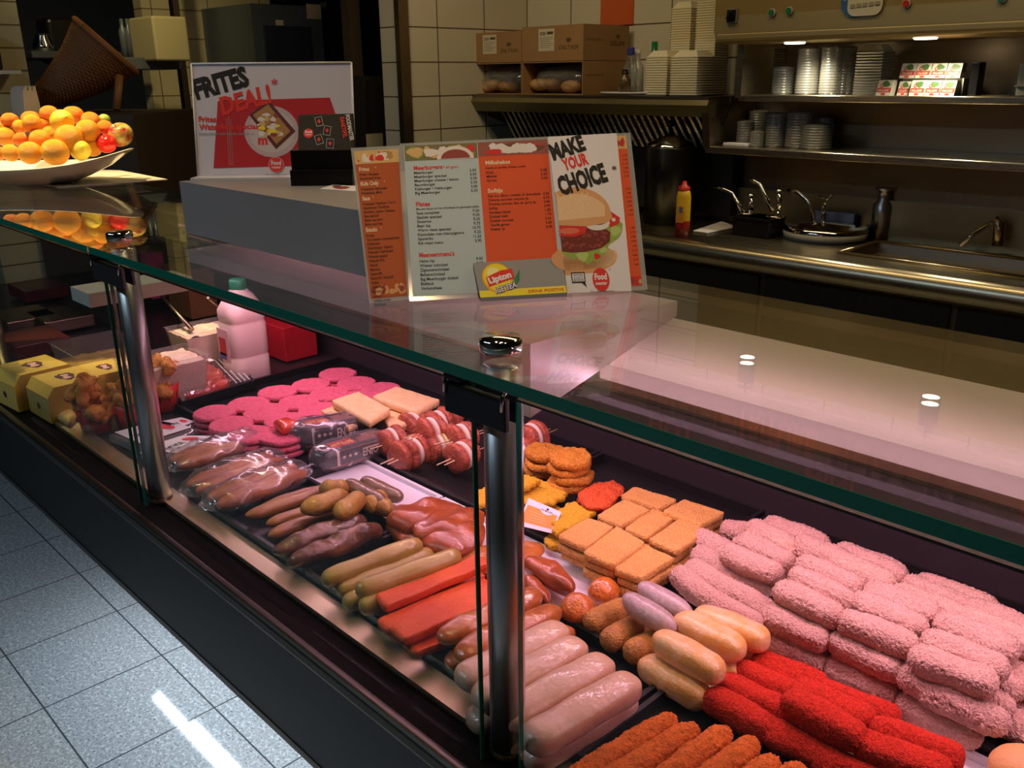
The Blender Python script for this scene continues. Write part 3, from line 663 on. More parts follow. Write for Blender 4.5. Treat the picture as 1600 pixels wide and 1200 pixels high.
for i, (a, b, c, d, dz) in enumerate(((1105, 966, 1182, 998, .047), (1068, 974, 1150, 1015, .047), (1035, 1002, 1118, 1050, .047), (1010, 1040, 1098, 1092, .017), (1070, 1010, 1155, 1055, .017), (1110, 985, 1180, 1030, .017))):
    tag(put(pea_d[i % 2], 'peach_roll', lay(P(a, b, Z0+dz), P(c, d, Z0+dz), spin=0)), 'peach coloured floury roll, %s' % ['top layer, back one with shiny orange skin', 'top layer, middle one', 'top layer, front one', 'bottom layer, front one by the red rolls', 'bottom layer, middle one', 'bottom layer, back one'][i], 'snack roll', 'peach rolls between the croquettes and red rolls')
BAL = mat('orange_ball', (.78, .22, .02), .3, coat=1.0, bump=(300, .5), var=(200, (.50, .10, .02), .8))
def ball(x, y, r, mt, lab, name='ball', dz=None, sz=.92, cat='snack ball', grp=None, seed=0):
    me = roll_data(name, 2*r, r, mt, crumb=.0006, cs=300, lump=.002, ls=50, n_end=2.0, seed=seed, nu=36, nv=36)
    c = P(x, y, Z0+(dz or r*sz))
    M = Matrix.Translation(c) @ Matrix.Rotation(seed, 4, 'Z') @ Matrix.Diagonal((1, 1, sz, 1))
    return tag(put(me, name, M), lab, cat, grp)
ball(903, 952, .0215, BAL, 'film wrapped orange brown ball beside the croquettes', 'glazed_ball', seed=1, grp='glazed orange balls')
ball(944, 925, .0205, BAL, 'film wrapped bright orange ball behind the other one', 'glazed_ball', seed=2, grp='glazed orange balls')
ball(1592, 1205, .026, mat('bun_crust', (.72, .36, .12), .5, bump=(300, .3)), 'golden bun ball cut by the bottom edge at the near end', 'golden_ball', seed=3)
# glazed wedges and flattened pieces
RBR = mat('red_brown_glaze', (.40, .085, .014), .34, coat=.5, bump=(70, .5), var=(25, (.28, .055, .012), .8))
def wedge(pts, t, mt, name, lab, cat, grp=None, z=.02, seed=0, crumb=.001, cs=60):
    """flat piece from an outline of pixels on height z, domed"""
    W = [P(x, y, Z0+z) for x, y in pts]; c = sum(W, Vector())/len(W); vs = []; fs = []; n = 0
    # resample outline
    R_ = []
    m = 40; tot = [ (W[(i+1) % len(W)]-W[i]).length for i in range(len(W))]; T = sum(tot)
    for k in range(m):
        s_ = T*k/m; i = 0
        while s_ > tot[i]: s_ -= tot[i]; i += 1
        R_.append(W[i].lerp(W[(i+1) % len(W)], s_/tot[i]))
    for _ in range(3): R_ = [(R_[i-1]+R_[i]*2+R_[(i+1) % m])/4 for i in range(m)]
    off = Vector((seed*4.1, seed, 0))
    rings = [(0.02, 1.0), (.3, .98), (.55, .9), (.75, .75), (.9, .5), (1.0, .1), (1.0, -.3), (.9, -1), (.4, -1), (.02, -1)]
    for a, h in rings:
        for q in R_:
            p = c+(q-c)*a; p.z = Z0+z+h*t/2; d = noise.noise((p-c)*cs+off)*crumb*2; p.z += d*(h > -.5); vs.append(p-c)
    nr = len(rings); fs = [(i*m+k, i*m+(k+1) % m, (i+1)*m+(k+1) % m, (i+1)*m+k) for i in range(nr-1) for k in range(m)]
    mb = MB(); mb.add(vs, fs, mt, True); mb.add([vs[k] for k in range(m)], [list(range(m))], mt, True)
    o = mb.build(name, loc=(0, 0, 0)); o.location = c; return tag(o, lab, cat, grp)
wedge([(812, 878), (845, 868), (868, 880), (902, 915), (895, 928), (860, 912)], .022, RBR, 'glazed_wedge', 'shiny red brown wedge lying beside the orange balls', 'snack piece', 'glazed wedges beside the post', .028, 1, .003, 45)
wedge([(815, 905), (835, 902), (862, 928), (858, 944), (820, 925)], .020, RBR, 'glazed_wedge', 'shiny red brown wedge partly under the other one beside the post', 'snack piece', 'glazed wedges beside the post', .014, 2, .003, 45)
wedge([(702, 878), (730, 858), (800, 845), (852, 848), (850, 868), (812, 880), (760, 895), (720, 893)], .018, GLZ, 'flat_cutlet', 'flat orange brown cutlet lying behind the post', 'snack piece', None, .016, 3, .002, 40)
# red brown slabs
for i, q in enumerate([((598, 812), (620, 792), (690, 782), (735, 795), (700, 812), (640, 830)), ((640, 822), (700, 795), (760, 800), (752, 828), (690, 842), (652, 842)),
                       ((655, 850), (668, 818), (720, 808), (760, 820), (756, 850), (705, 868)), ((600, 822), (640, 832), (660, 850), (625, 848))]):
    wedge(q, .026 if i < 3 else .02, RBR, 'meat_slab', 'shiny red brown meat slab, %s' % ['back one of the heap', 'middle one of the heap', 'front one under the film', 'small end at the kebab rolls'][i], 'meat slab', 'red brown slabs on the white tray', [.030, .034, .030, .014][i], 5+i, .004, 30)
# flat red strips
REDS = mat('red_strip', (.84, .11, .014), .5, bump=(250, .4), var=(12, (.70, .06, .012), .7))
def strip(a, b, wd, t, z, mt, name, lab, cat, grp, seed=0, **kw):
    A, B_ = Vector(a), Vector(b); d = (B_-A).normalized(); s_ = Vector((d.y, -d.x, 0))*wd/2
    o = slab(name, [A-s_, A+s_, B_+s_, B_-s_], t, mt, seed=seed, crumb=.0003, cs=200, **kw); return tag(o, lab, cat, grp)
for i, (a, b, c, d, z, wd) in enumerate(((593, 938, 712, 888, .046, .030), (596, 975, 735, 904, .034, .028), (618, 988, 745, 925, .046, .032), (640, 1012, 757, 950, .030, .028), (590, 958, 700, 915, .018, .03), (612, 990, 730, 935, .018, .03), (632, 1006, 745, 955, .012, .03))):
    A = P(a, b, Z0+z); B_ = P(c, d, Z0+z); dr = Vector((.12, 1, 0)).normalized(); B2 = A+dr*.155
    strip(A, B2, wd, .011, Z0+z, REDS, 'red_strip', 'flat red orange strip, %s' % ['topmost at the olive rolls', 'second down from the olive rolls', 'topmost in the middle', 'nearest the post', 'lowest at the olive rolls', 'lowest in the middle', 'lowest nearest the post'][i], 'snack strip', 'red orange strips in the front tray', seed=i, wave=.004)
# olive rolls
OLV = mat('olive_roll', (.46, .32, .06), .4, coat=.5, bump=(80, .3), var=(20, (.40, .25, .04), .7))
olv_d = [roll_data('olive_roll', .150, .0135, OLV, lump=.0022, ls=24, n_end=14, seed=60+k, nu=44, nv=26) for k in range(2)]
for i, (a, b, z) in enumerate(((503, 908, .034), (525, 925, .018), (556, 925, .046), (536, 945, .018), (562, 952, .030))):
    A = P(a, b, Z0+z); dr = Vector((.10 if i != 2 else .16, 1, 0)).normalized()
    tag(put(olv_d[i % 2], 'olive_roll', lay(A, A+dr*.15, spin=i)), 'olive yellow pancake roll, %s' % ['nearest the kebab rolls', 'second from the kebab rolls, lower', 'lying on top of the others', 'middle, lower', 'nearest the red strips'][i], 'snack roll', 'olive rolls in the front tray')
# dark kebab rolls
KEB = mat('dark_kebab', (.17, .06, .02), .35, coat=.5, bump=(70, .8), var=(50, (.08, .028, .012), .9))
keb_d = [roll_data('kebab_roll', .150, .016, KEB, lump=.006, ls=38, n_end=6, seed=70+k, nu=60, nv=30) for k in range(2)]
for i, (a, b, c, d, z) in enumerate(((424, 866, 566, 815, .022), (447, 882, 590, 834, .022))):
    A = P(a, b, Z0+z); dr = Vector((.05, 1, 0)).normalized()
    tag(put(keb_d[i], 'kebab_roll', lay(A, A+dr*.155, spin=i)), 'dark brown shiny kebab roll in film, %s' % ('next to the brown sausages' if i == 0 else 'next to the olive rolls'), 'meat roll', 'dark kebab rolls in the front tray')
# brown sausages and yellow brown croquettes
brn_d = [roll_data('long_sausage', .15, .011, BRN, lump=.002, ls=30, n_end=4, seed=80+k, nu=44, nv=22, bend=.03) for k in range(2)]
for i, (a, b, z, L) in enumerate(((384, 810, .022, 1), (415, 822, .016, 1), (416, 838, .014, 1), (395, 800, .012, 1))):
    A = P(a, b, Z0+z); dr = Vector((.02+i*.03, 1, 0)).normalized()
    tag(put(brn_d[i % 2], 'long_sausage', lay(A, A+dr*.15, spin=i)), 'long thin brown sausage, %s' % ['nearest the bagged sausages', 'middle one', 'nearest the kebab rolls', 'lowest, under the others'][i], 'sausage', 'long brown sausages in the front tray')
YBR = mat('mustard_croquette', (.46, .27, .035), .5, coat=.25, bump=(150, .4), var=(30, (.38, .17, .03), .8))
GRB = mat('grey_brown_sausage', (.24, .15, .08), .35, coat=.7, bump=(100, .4), var=(60, (.16, .09, .05), .7))
ybr_d = roll_data('mustard_croquette', .088, .0175, YBR, lump=.003, ls=35, n_end=3, seed=90)
grb_d = roll_data('grey_sausage', .10, .0125, GRB, lump=.002, ls=40, n_end=5, seed=91)
for i, (a, b, c, d, z) in enumerate(((470, 798, 543, 773, .046), (526, 806, 566, 776, .046), (498, 765, 545, 764, .040), (574, 795, 600, 775, .030), (566, 775, 612, 800, .026))):
    tag(put(ybr_d, 'mustard_croquette', lay(P(a, b, Z0+z), P(c, d, Z0+z)) @ Matrix.Diagonal(((P(c, d, Z0+z)-P(a, b, Z0+z)).length/.088, .9, .9, 1))), 'mustard brown croquette, %s' % ['lying across the long sausages', 'standing askew in the middle of the heap', 'at the back under the film bag', 'at the kebab roll ends', 'small one by the grey sausage'][i], 'croquette', 'mustard croquettes in the front tray')
for i, (a, b, c, d, z) in enumerate(((536, 752, 606, 788, .036), (560, 748, 634, 782, .020))):
    tag(put(grb_d, 'grey_sausage', lay(P(a, b, Z0+z), P(c, d, Z0+z))), 'grey brown shiny sausage, %s' % ['above the mustard croquettes', 'resting on the bare white tray'][i], 'sausage', 'grey brown sausages by the white tray')
# ---------------------------------------------------------------- back row, left to right
# pink burger discs
PNK = mat('pink_burger', (.86, .16, .24), .75, bump=(320, .9), var=(150, (.72, .11, .18), .7), spec=.25)
bur_d = [disc_data('burger_disc', .0405, .010, PNK, seed=k, crumb=.0005, cs=300) for k in range(3)]
bl_ = [(527, 582), (487, 599), (558, 597), (516, 613), (434, 611), (467, 627), (497, 638), (417, 640), (447, 655), (594, 606), (387, 629), (412, 644), (359, 661), (334, 643), (391, 676), (560, 620), (440, 678)]
for i, (x, y) in enumerate(bl_):
    c = P(x, y, Z0+.036)
    for lay_ in range(3):
        z = Z0+.0055+lay_*.0125
        if lay_ < 2 and i in (9, 15): continue
        M = Matrix.Translation((c.x+random.uniform(-.002, .002), c.y+random.uniform(-.002, .002), z+ (i % 3)*.0003)) @ Matrix.Rotation(random.uniform(0, 6), 4, 'Z')
        if lay_ == 2: lab = 'raw pink burger disc on top of its stack, %s' % ['farthest back', 'second row back', 'back row toward the skewers', 'behind the pastry slabs', 'behind the wrapped meat', 'centre of the group', 'at the corner of the pastry slabs', 'beside the wrapped meat, back', 'front centre', 'under the pastry slabs', 'beside the wrapped meat, middle', 'left of centre', 'front, by the wrapped meat', 'touching the wrapped meat', 'front, by the bagged sausages', 'under the front slab', 'by the tomato piece'][i]
        else: lab = 'raw pink burger disc %s of the small stacks, only its rim showing' % ('at the bottom' if lay_ == 0 else 'in the middle')
        tag(put(bur_d[(i+lay_) % 3], 'burger_disc', M), lab, 'burger', 'pink burger discs' if lay_ == 2 else 'burger discs at the bottom of the stacks' if lay_ == 0 else 'burger discs in the middle of the stacks')
wedge([(425, 660), (450, 655), (470, 664), (440, 672)], .02, mat('tomato_red', (.75, .08, .03), .25, coat=.6), 'tomato_piece', 'small red tomato piece at the end of the film bag', 'tomato', None, .05, 11)
# cream pastry slabs
SAND = mat('cream_pastry', (.88, .62, .30), .7, bump=(400, .4), var=(60, (.80, .50, .20), .6))
def quadslab(name, px, z, t, mt, lab, cat, grp, seed=0, **kw):
    o = slab(name, [P(x, y, Z0+z) for x, y in px], t, mt, seed=seed, **kw); return tag(o, lab, cat, grp)
for i, (q, z, t) in enumerate((([(516, 624), (560, 610), (612, 638), (578, 658)], .062, .016), ([(580, 618), (618, 602), (690, 624), (652, 642)], .062, .016),
                            ([(500, 640), (530, 630), (572, 652), (545, 668)], .043, .014), ([(590, 640), (640, 622), (660, 650), (612, 670)], .043, .014))):
    quadslab('pastry_slab', q, z, t, SAND, 'cream folded pastry slab, %s' % ['top layer beside the burgers', 'top layer toward the skewers', 'lower layer in front', 'lower layer under the top two'][i], 'pastry', 'cream pastry slabs between burgers and skewers', seed=i, crumb=.0005, edge=.6)
# skewers
MEAT = mat('skewer_meat', (.42, .09, .035), .55, coat=.15, bump=(200, .8), var=(90, (.26, .05, .03), .9))
ONI = mat('onion_slice', (.80, .66, .50), .4, coat=.3); ONG = mat('green_onion_slice', (.50, .50, .18), .4, coat=.3)
STK = mat('wooden_stick', (.72, .50, .28), .7)
meat_d = roll_data('meat_piece', .019, .027, MEAT, lump=.005, ls=50, crumb=.0006, n_end=4, seed=100, nu=16, nv=30)
oni_d = roll_data('onion_piece', .010, .0255, ONI, lump=.001, n_end=5, seed=101, nu=12, nv=30)
ong_d = roll_data('onion_piece', .008, .024, ONG, lump=.001, n_end=5, seed=102, nu=12, nv=30)
sk = [  # centre pixel, direction angle (deg, 90 = away from the customer), height, pieces
 (612, 690, 84, .030, 'MOM', 'nearest the film bag, back'), (640, 708, 96, .030, 'MMOM', 'nearest the film bag, front'), (652, 662, 92, .030, 'MOMM', 'behind, against the pastry slabs'),
 (674, 674, 86, .055, 'MOM', 'lying highest on the heap'), (692, 660, 88, .040, 'MOMM', 'at the back under the highest one'), (688, 697, 80, .032, 'MOGM', 'in the middle with a green slice'),
 (722, 712, 94, .034, 'MOM', 'front one beside the glass pane edge'), (722, 684, 84, .048, 'MOM', 'behind the clamp plate'), (832, 683, 88, .048, 'MOM', 'on the far side of the post, top'), (812, 712, 84, .030, 'MOM', 'on the far side of the post, lower')]
for i, (x, y, ang, z, pcs, lab) in enumerate(sk):
    c = P(x, y, Z0+z); t = thing('meat_skewer', 'meat and onion skewer with twin sticks, ' + lab, 'skewer', tuple(c), 'meat and onion skewers')
    d = Vector((math.cos(math.radians(ang)), math.sin(math.radians(ang)), 0)); L = sum(.018 if q == 'M' else .009 for q in pcs)
    s_ = -L/2
    for q in pcs:
        wd = .018 if q == 'M' else .009; m_ = s_+wd/2; s_ += wd
        M = lay(d*(m_-.01), d*(m_+.01), spin=random.uniform(0, 6))
        put({'M': meat_d, 'O': oni_d, 'G': ong_d}[q], 'meat_piece' if q == 'M' else 'onion_slice', M, t)
    for sgn in (-1, 1):
        n = Vector((-d.y, d.x, 0))*.005*sgn; mb = MB(); mb.local = True
        mb.tube([n-d*(L/2+.028+.004*sgn), n+d*(L/2+.030-.004*sgn)], .0011, STK, 6); o = mb.build('stick', t)
# breaded round patties
GOLD = mat('golden_breading', (.68, .31, .035), .8, bump=(340, 1.0), var=(300, (.50, .18, .02), .9), spec=.25)
pat_d = [disc_data('breaded_patty', .0335, .0125, GOLD, seed=k+10, crumb=.0017, cs=380, wob=.08) for k in range(3)]
for (x, y, n, sd, lab) in ((852, 708, 3, 0, 'left stack by the post'), (891, 717, 4, 5, 'right stack toward the pastries')):
    ztop = .034+.0135*(n-1) if n == 4 else .054
    c = P(x, y, Z0+ztop)
    for k in range(n):
        z = Z0+ztop-k*.0142
        M = Matrix.Translation((c.x+random.uniform(-.004, .004)*(k > 0), c.y+random.uniform(-.004, .004)*(k > 0), z)) @ Matrix.Rotation(k*2.1+sd, 4, 'Z') @ Matrix.Rotation(.05*(k-1), 4, 'X')
        tag(put(pat_d[k % 3], 'breaded_patty', M), 'round golden breaded patty, %s of the %s' % (['topmost', 'second from the top', 'third from the top', 'lowest'][k], lab), 'patty', 'round breaded patties')
for q, z, lab in ((((748, 775), (800, 765), (815, 780), (770, 790)), .02, 'bottom'),): pass
# crinkled yellow pieces
YEL = mat('yellow_breading', (.78, .48, .03), .8, bump=(340, 1.0), var=(280, (.60, .32, .02), .8), spec=.25)
def crinkle(px, z, t, lab, seed):
    W = [P(x, y, Z0+z) for x, y in px]; c = sum(W, Vector())/len(W); out = []; m = 72
    tot = [(W[(i+1) % len(W)]-W[i]).length for i in range(len(W))]; T = sum(tot)
    for k in range(m):
        s_ = T*k/m; i = 0
        while s_ > tot[i]: s_ -= tot[i]; i += 1
        out.append(W[i].lerp(W[(i+1) % len(W)], s_/tot[i]))
    for _ in range(4): out = [(out[i-1]+out[i]*2+out[(i+1) % m])/4 for i in range(m)]
    vs = []; fs = []
    for a, h in ((.02, 1), (.4, 1), (.7, 1), (.9, .95), (.99, .6), (1, 0), (.98, -.8), (.5, -1), (.02, -1)):
        for k, q in enumerate(out):
            f = a*(1+(.07 if k % 6 < 3 else -.04)*(a > .85)); p = (q-c)*f; p.z = h*t/2+noise.noise((p+c)*300)*.0006*(h > 0); vs.append(p)
    n = 9; fs = [(i*m+k, i*m+(k+1) % m, (i+1)*m+(k+1) % m, (i+1)*m+k) for i in range(n-1) for k in range(m)]
    mb = MB(); mb.add(vs, fs, YEL, True); o = mb.build('crinkled_nugget', loc=(0, 0, 0)); o.location = (c.x, c.y, Z0+z)
    return tag(o, 'yellow crinkle edged breaded piece, ' + lab, 'breaded piece', 'yellow crinkled pieces')
crinkle([(812, 742), (845, 752), (822, 766), (800, 764), (790, 748)], .045, .010, 'topmost beside the post', 1)
crinkle([(805, 765), (850, 752), (888, 775), (860, 790), (815, 788)], .030, .010, 'middle one behind the label', 2)
crinkle([(862, 810), (892, 785), (932, 802), (905, 822), (865, 838)], .030, .010, 'near the pastries beside the label', 3)
crinkle([(742, 770), (775, 758), (800, 775), (775, 792), (745, 790)], .020, .010, 'low one left of the post', 4)
crinkle([(850, 845), (870, 828), (905, 835), (880, 858), (855, 855)], .012, .010, 'lowest under the label edge', 5)
crinkle([(812, 785), (860, 790), (888, 800), (850, 820), (812, 810)], .012, .010, 'lowest under the label', 6)
# price label on the pieces
tl = thing('product_label', 'white and orange paper label with a small crest leaning on the yellow pieces', 'label', tuple(P(842, 800, Z0+.04)))
mb = MB(); q = [P(808, 820, Z0+.026), P(862, 833, Z0+.026), None, P(826, 778, Z0+.046)]; q[2] = planar(q[0], q[1], q[3], P(877, 800, Z0+.042))
mb.add(q+[v+Vector((0, 0, -.0008)) for v in q], [(0, 1, 2, 3), (7, 6, 5, 4), (0, 4, 5, 1), (1, 5, 6, 2), (2, 6, 7, 3), (3, 7, 4, 0)], flat('label_white', (.85, .80, .80)))
S = Sheet(mb, q[0], q[1], q[2], q[3], 60, 40); O1 = flat('label_orange', (.85, .32, .06)); DK = flat('ink_black', (.015, .012, .012))
S.rect(3, 6, 57, 31, O1); S.ell(38, 32, 11, 6, flat('label_white', (.85, .80, .80)), 2); S.text('De MOLEN', 38, 30.3, 4.2, DK, 3, .02, align='c'); S.blob(38, 35, 2.2, 1.6, DK, 3)
for k in range(4): S.rect(12, 11+k*4, 46-k*3, 11.8+k*4, flat('label_orange_light', (.95, .55, .3)), 2)
mb.build('card', tl)
# red orange rough cutlets
RO = mat('red_orange_crumb', (.78, .13, .03), .8, bump=(300, 1.0), var=(240, (.56, .07, .02), .8), spec=.25)
wedge([(900, 772), (925, 758), (962, 752), (978, 765), (950, 795), (915, 795)], .014, RO, 'rough_cutlet', 'red orange rough crumbed cutlet, upper one', 'cutlet', 'red orange rough cutlets', .040, 21, .003, 220)
wedge([(898, 782), (915, 765), (950, 765), (968, 785), (935, 803)], .014, RO, 'rough_cutlet', 'red orange rough crumbed cutlet, lower one', 'cutlet', 'red orange rough cutlets', .022, 22, .003, 220)
# square breaded pastries: corners front-left, front-right, back-right, back-left
SQ = mat('square_breading', (.88, .48, .14), .75, bump=(380, 1.0), var=(330, (.74, .34, .08), .8), spec=.25)
def E3(u, v): return (700+u/3.2, 620+v/3.2)
sq = [((545, 690), (690, 755), (835, 645), (700, 598), .046, 'upper layer beside the yellow pieces'), ((670, 775), (830, 840), (990, 725), (845, 640), .050, 'upper layer, front middle'),
      ((825, 855), (965, 905), (1135, 800), (990, 735), .046, 'upper layer, front corner'), ((740, 592), (870, 640), (1015, 560), (880, 508), .046, 'upper layer, second from the red cutlets'),
      ((880, 655), (1000, 700), (1150, 590), (1020, 555), .042, 'upper layer, centre'), ((1000, 710), (1145, 770), (1300, 660), (1160, 600), .050, 'upper layer, facing the pale rolls'),
      ((1070, 565), (1260, 640), (1388, 575), (1180, 508), .050, 'upper layer, back corner'), ((860, 490), (1060, 555), (1150, 512), (930, 445), .044, 'upper layer, farthest back')]
for i, (a, b, c, d, z, lab) in enumerate(sq):
    for L in range(3):
        pts = [P(*E3(*q), Z0+z) for q in (a, b, c, d)]
        off = Vector((random.uniform(-.003, .003), random.uniform(-.003, .003), -.0128*L)) if L else Vector()
        pts = [q+off for q in pts]
        if pts[0].z < Z0+.010: break
        o = slab('breaded_square', pts, .0115, SQ, seed=i*3+L, crumb=.0008, cs=420, edge=.35, n=34)
        tag(o, 'flat orange breaded square, %s' % (lab if L == 0 else lab.replace('upper', ['', 'middle', 'bottom'][L])), 'breaded pastry', 'square breaded pastries')

# ---------------------------------------------------------------- bagged sausages and sleeve boxes
SAU = mat('bagged_sausage', (.56, .16, .025), .35, coat=.4, bump=(60, .4), var=(30, (.45, .12, .03), .8))
sau_d = [roll_data('bagged_sausage', .165, .014, SAU, lump=.003, ls=30, n_end=4, seed=110+k, nu=40, nv=22) for k in range(2)]
def bag(p0, p1, z, L, wd, hh, lab, seed, nsau=2):
    A = P(*p0, Z0+z); B_ = P(*p1, Z0+z); d = (B_-A).normalized(); mid = (A+B_)/2
    t = thing('sausage_bag', lab, 'bag', tuple(mid), 'film bags of sausages')
    A, B_ = mid-d*L/2-mid, mid+d*L/2-mid; n = Vector((-d.y, d.x, 0))
    for k in range(nsau):
        f = (k-(nsau-1)/2)*.030
        put(sau_d[k % 2], 'sausage', lay(-d*.08+n*f, d*.08+n*f, spin=k+seed), t)
    me = roll_data('bag_film', L, 1.0, M_wrap, n_end=3.5, nu=70, nv=44)
    for v in me.vertices:
        s_ = v.co.x/(L/2); c = v.co.copy(); k = 1-.35*abs(s_)**4
        v.co.y = c.y*wd/2*(1+.12*noise.noise(Vector((c.x*30, seed, 0)))); v.co.z = c.z*hh/2*k
        p = v.co*38+Vector((seed*3, 0, 0)); v.co += Vector((0, 1, 1))*(.0045*noise.noise(p)+.003*abs(noise.noise(p*2.3)))
        if abs(s_) > .86: v.co.z = v.co.z*.3-.004+.004*noise.noise(Vector((v.co.y*90, s_*9, seed)))
    put(me, 'film', lay(A, B_), t); return t
bag((262, 728), (410, 680), .022, .20, .075, .045, 'clear film bag of brown sausages, farthest one at the plastic tubs', 1)
bag((290, 768), (440, 712), .024, .20, .075, .048, 'clear film bag of orange brown sausages, middle one', 2)
bag((320, 790), (480, 730), .024, .20, .075, .050, 'clear film bag of brown sausages, nearest the loose sausages', 3)
M_sleeve = flat('sleeve_black', (.02, .02, .022), .35); M_slred = flat('sleeve_red', (.5, .03, .02), .35); M_cream = flat('print_cream', (.75, .62, .5)); M_slbr = flat('sleeve_brown', (.22, .07, .04), .4)
def sleeve(f0, f1, z, hgt, dep, lab):
    """box: lower front edge pixels f0->f1 at height z"""
    A = P(*f0, Z0+z); B_ = P(*f1, Z0+z); d = B_-A; n = Vector((-d.y, d.x, 0)).normalized()
    if n.y < 0: n = -n
    n2 = Vector((-1, .12, 0)).normalized(); n = n2
    upv = Vector((0, 0, hgt)); t = thing('hot_dog_pack', lab, 'package', tuple((A+B_)/2), 'black hot dog packs in film')
    mb = MB(); mb.prism([A, B_, B_+n*dep, A+n*dep], upv, M_sleeve)
    S = Sheet(mb, A, B_, B_+upv, A+upv, 100, 34); 
    S.rect(20, 3, 99, 31, M_slbr); S.rect(22, 5, 97, 29, M_sleeve, 2); S.rect(20, 3, 24, 31, M_cream, 2)
    S.text('ENJOY!', 60, 9, 21, M_cream, 4, .03, fit=34)
    for k in range(3):
        cx = 31+k*9; S.poly([(cx+math.sin(j*PI/5)*(4 if j % 2 == 0 else 1.7), 17+math.cos(j*PI/5)*(4 if j % 2 == 0 else 1.7)) for j in range(10)], M_cream, 4)
    S.rect(8, 1, 60, 4, M_slbr, 3)
    S2 = Sheet(mb, A+upv, B_+upv, B_+n*dep+upv, A+n*dep+upv, 100, 40); S2.rect(18, 8, 55, 32, M_slred); S2.text('HOT DOG', 20, 14, 13, flat('print_yellow', (.85, .6, .08)), 3, .03, fit=33); S2.ell(9, 20, 7, 14, M_cream, 2); S2.ell(9, 20, 5, 11, M_sleeve, 3)
    S2.rect(60, 6, 96, 34, M_slbr, 1)
    mb.build('box', t)
    c = (A+B_)/2+n*dep/2+upv/2; u = d.normalized()
    me = roll_data('film', d.length*1.25, 1.0, M_wrap, n_end=5, nu=40, nv=36, sq=3.2)
    for v in me.vertices:
        v.co.y *= dep*.68; v.co.z *= hgt*.68; v.co += Vector((0, 1, 1))*.003*noise.noise(v.co*60)
    put(me, 'film', lay(c-u*.1-t.location, c+u*.1-t.location), t)
sleeve((470, 703), (566, 684), .012, .040, .045, 'film wrapped black hot dog pack with lettering, behind the other pack')
sleeve((508, 738), (606, 708), .006, .034, .045, 'film wrapped black hot dog pack with lettering, beside the bare white tray')

# ---------------------------------------------------------------- far left of the counter
# milk bottle
def milk():
    c = P(388, 590, Z0); t = thing('milk_bottle', 'pink lit plastic milk bottle with green cap standing behind the burgers', 'bottle', tuple(c))
    MK = mat('milk_plastic', (.82, .62, .54), .35, sss=.15); mb = MB()
    vs = []; rings = [(.040, 0), (.043, .004), (.043, .055), (.0415, .058), (.0415, .062), (.043, .065), (.043, .13), (.0415, .134), (.0415, .138), (.043, .142), (.043, .160), (.040, .175), (.030, .192), (.019, .203), (.0175, .207)]
    seg = 48; n = len(rings)
    for r, z in rings:
        k = 4.5 if z < .17 else 2.3
        for j in range(seg):
            q = 2*PI*j/seg; cc, ss = math.cos(q), math.sin(q); f = (abs(cc)**k+abs(ss)**k)**(-1/k)
            vs.append(c+Vector((r*f*cc, r*f*ss, z)))
    mb.add(vs, [(i*seg+j, i*seg+(j+1) % seg, (i+1)*seg+(j+1) % seg, (i+1)*seg+j) for i in range(n-1) for j in range(seg)]+[list(range(seg))[::-1]], MK, True)
    a = PY(1, 1, 1)
    mb.build('body', t)
    mb = MB(); mb.box((c.x-.012, c.y-.0434, c.z+.085), (.05, .0008, .07), flat('milk_label', (.72, .45, .45))); mb.box((c.x-.015, c.y-.0440, c.z+.08), (.03, .0008, .04), flat('milk_label_red', (.55, .06, .06)))
    mb.box((c.x-.018, c.y-.0440, c.z+.058), (.03, .0008, .014), flat('milk_label_blue', (.12, .12, .30))); mb.build('label', t)
    mb = MB(); mb.lathe((c.x, c.y, c.z+.205), [(0, .022), (.016, .022), (.0185, .019), (.0185, .001), (.018, 0)], mat('green_cap', (.01, .22, .09), .35), 40); mb.build('cap', t)
milk()
# red box behind the bottle
c = P(425, 560, Z0); mb = MB(); mb.box((c.x-.01, c.y+.05, Z0+.042), (.13, .09, .084), mat('red_box', (.45, .012, .02), .4), None, .003); tag(mb.build('red_box', loc=tuple(c)), 'dark red box standing behind the milk bottle', 'box')
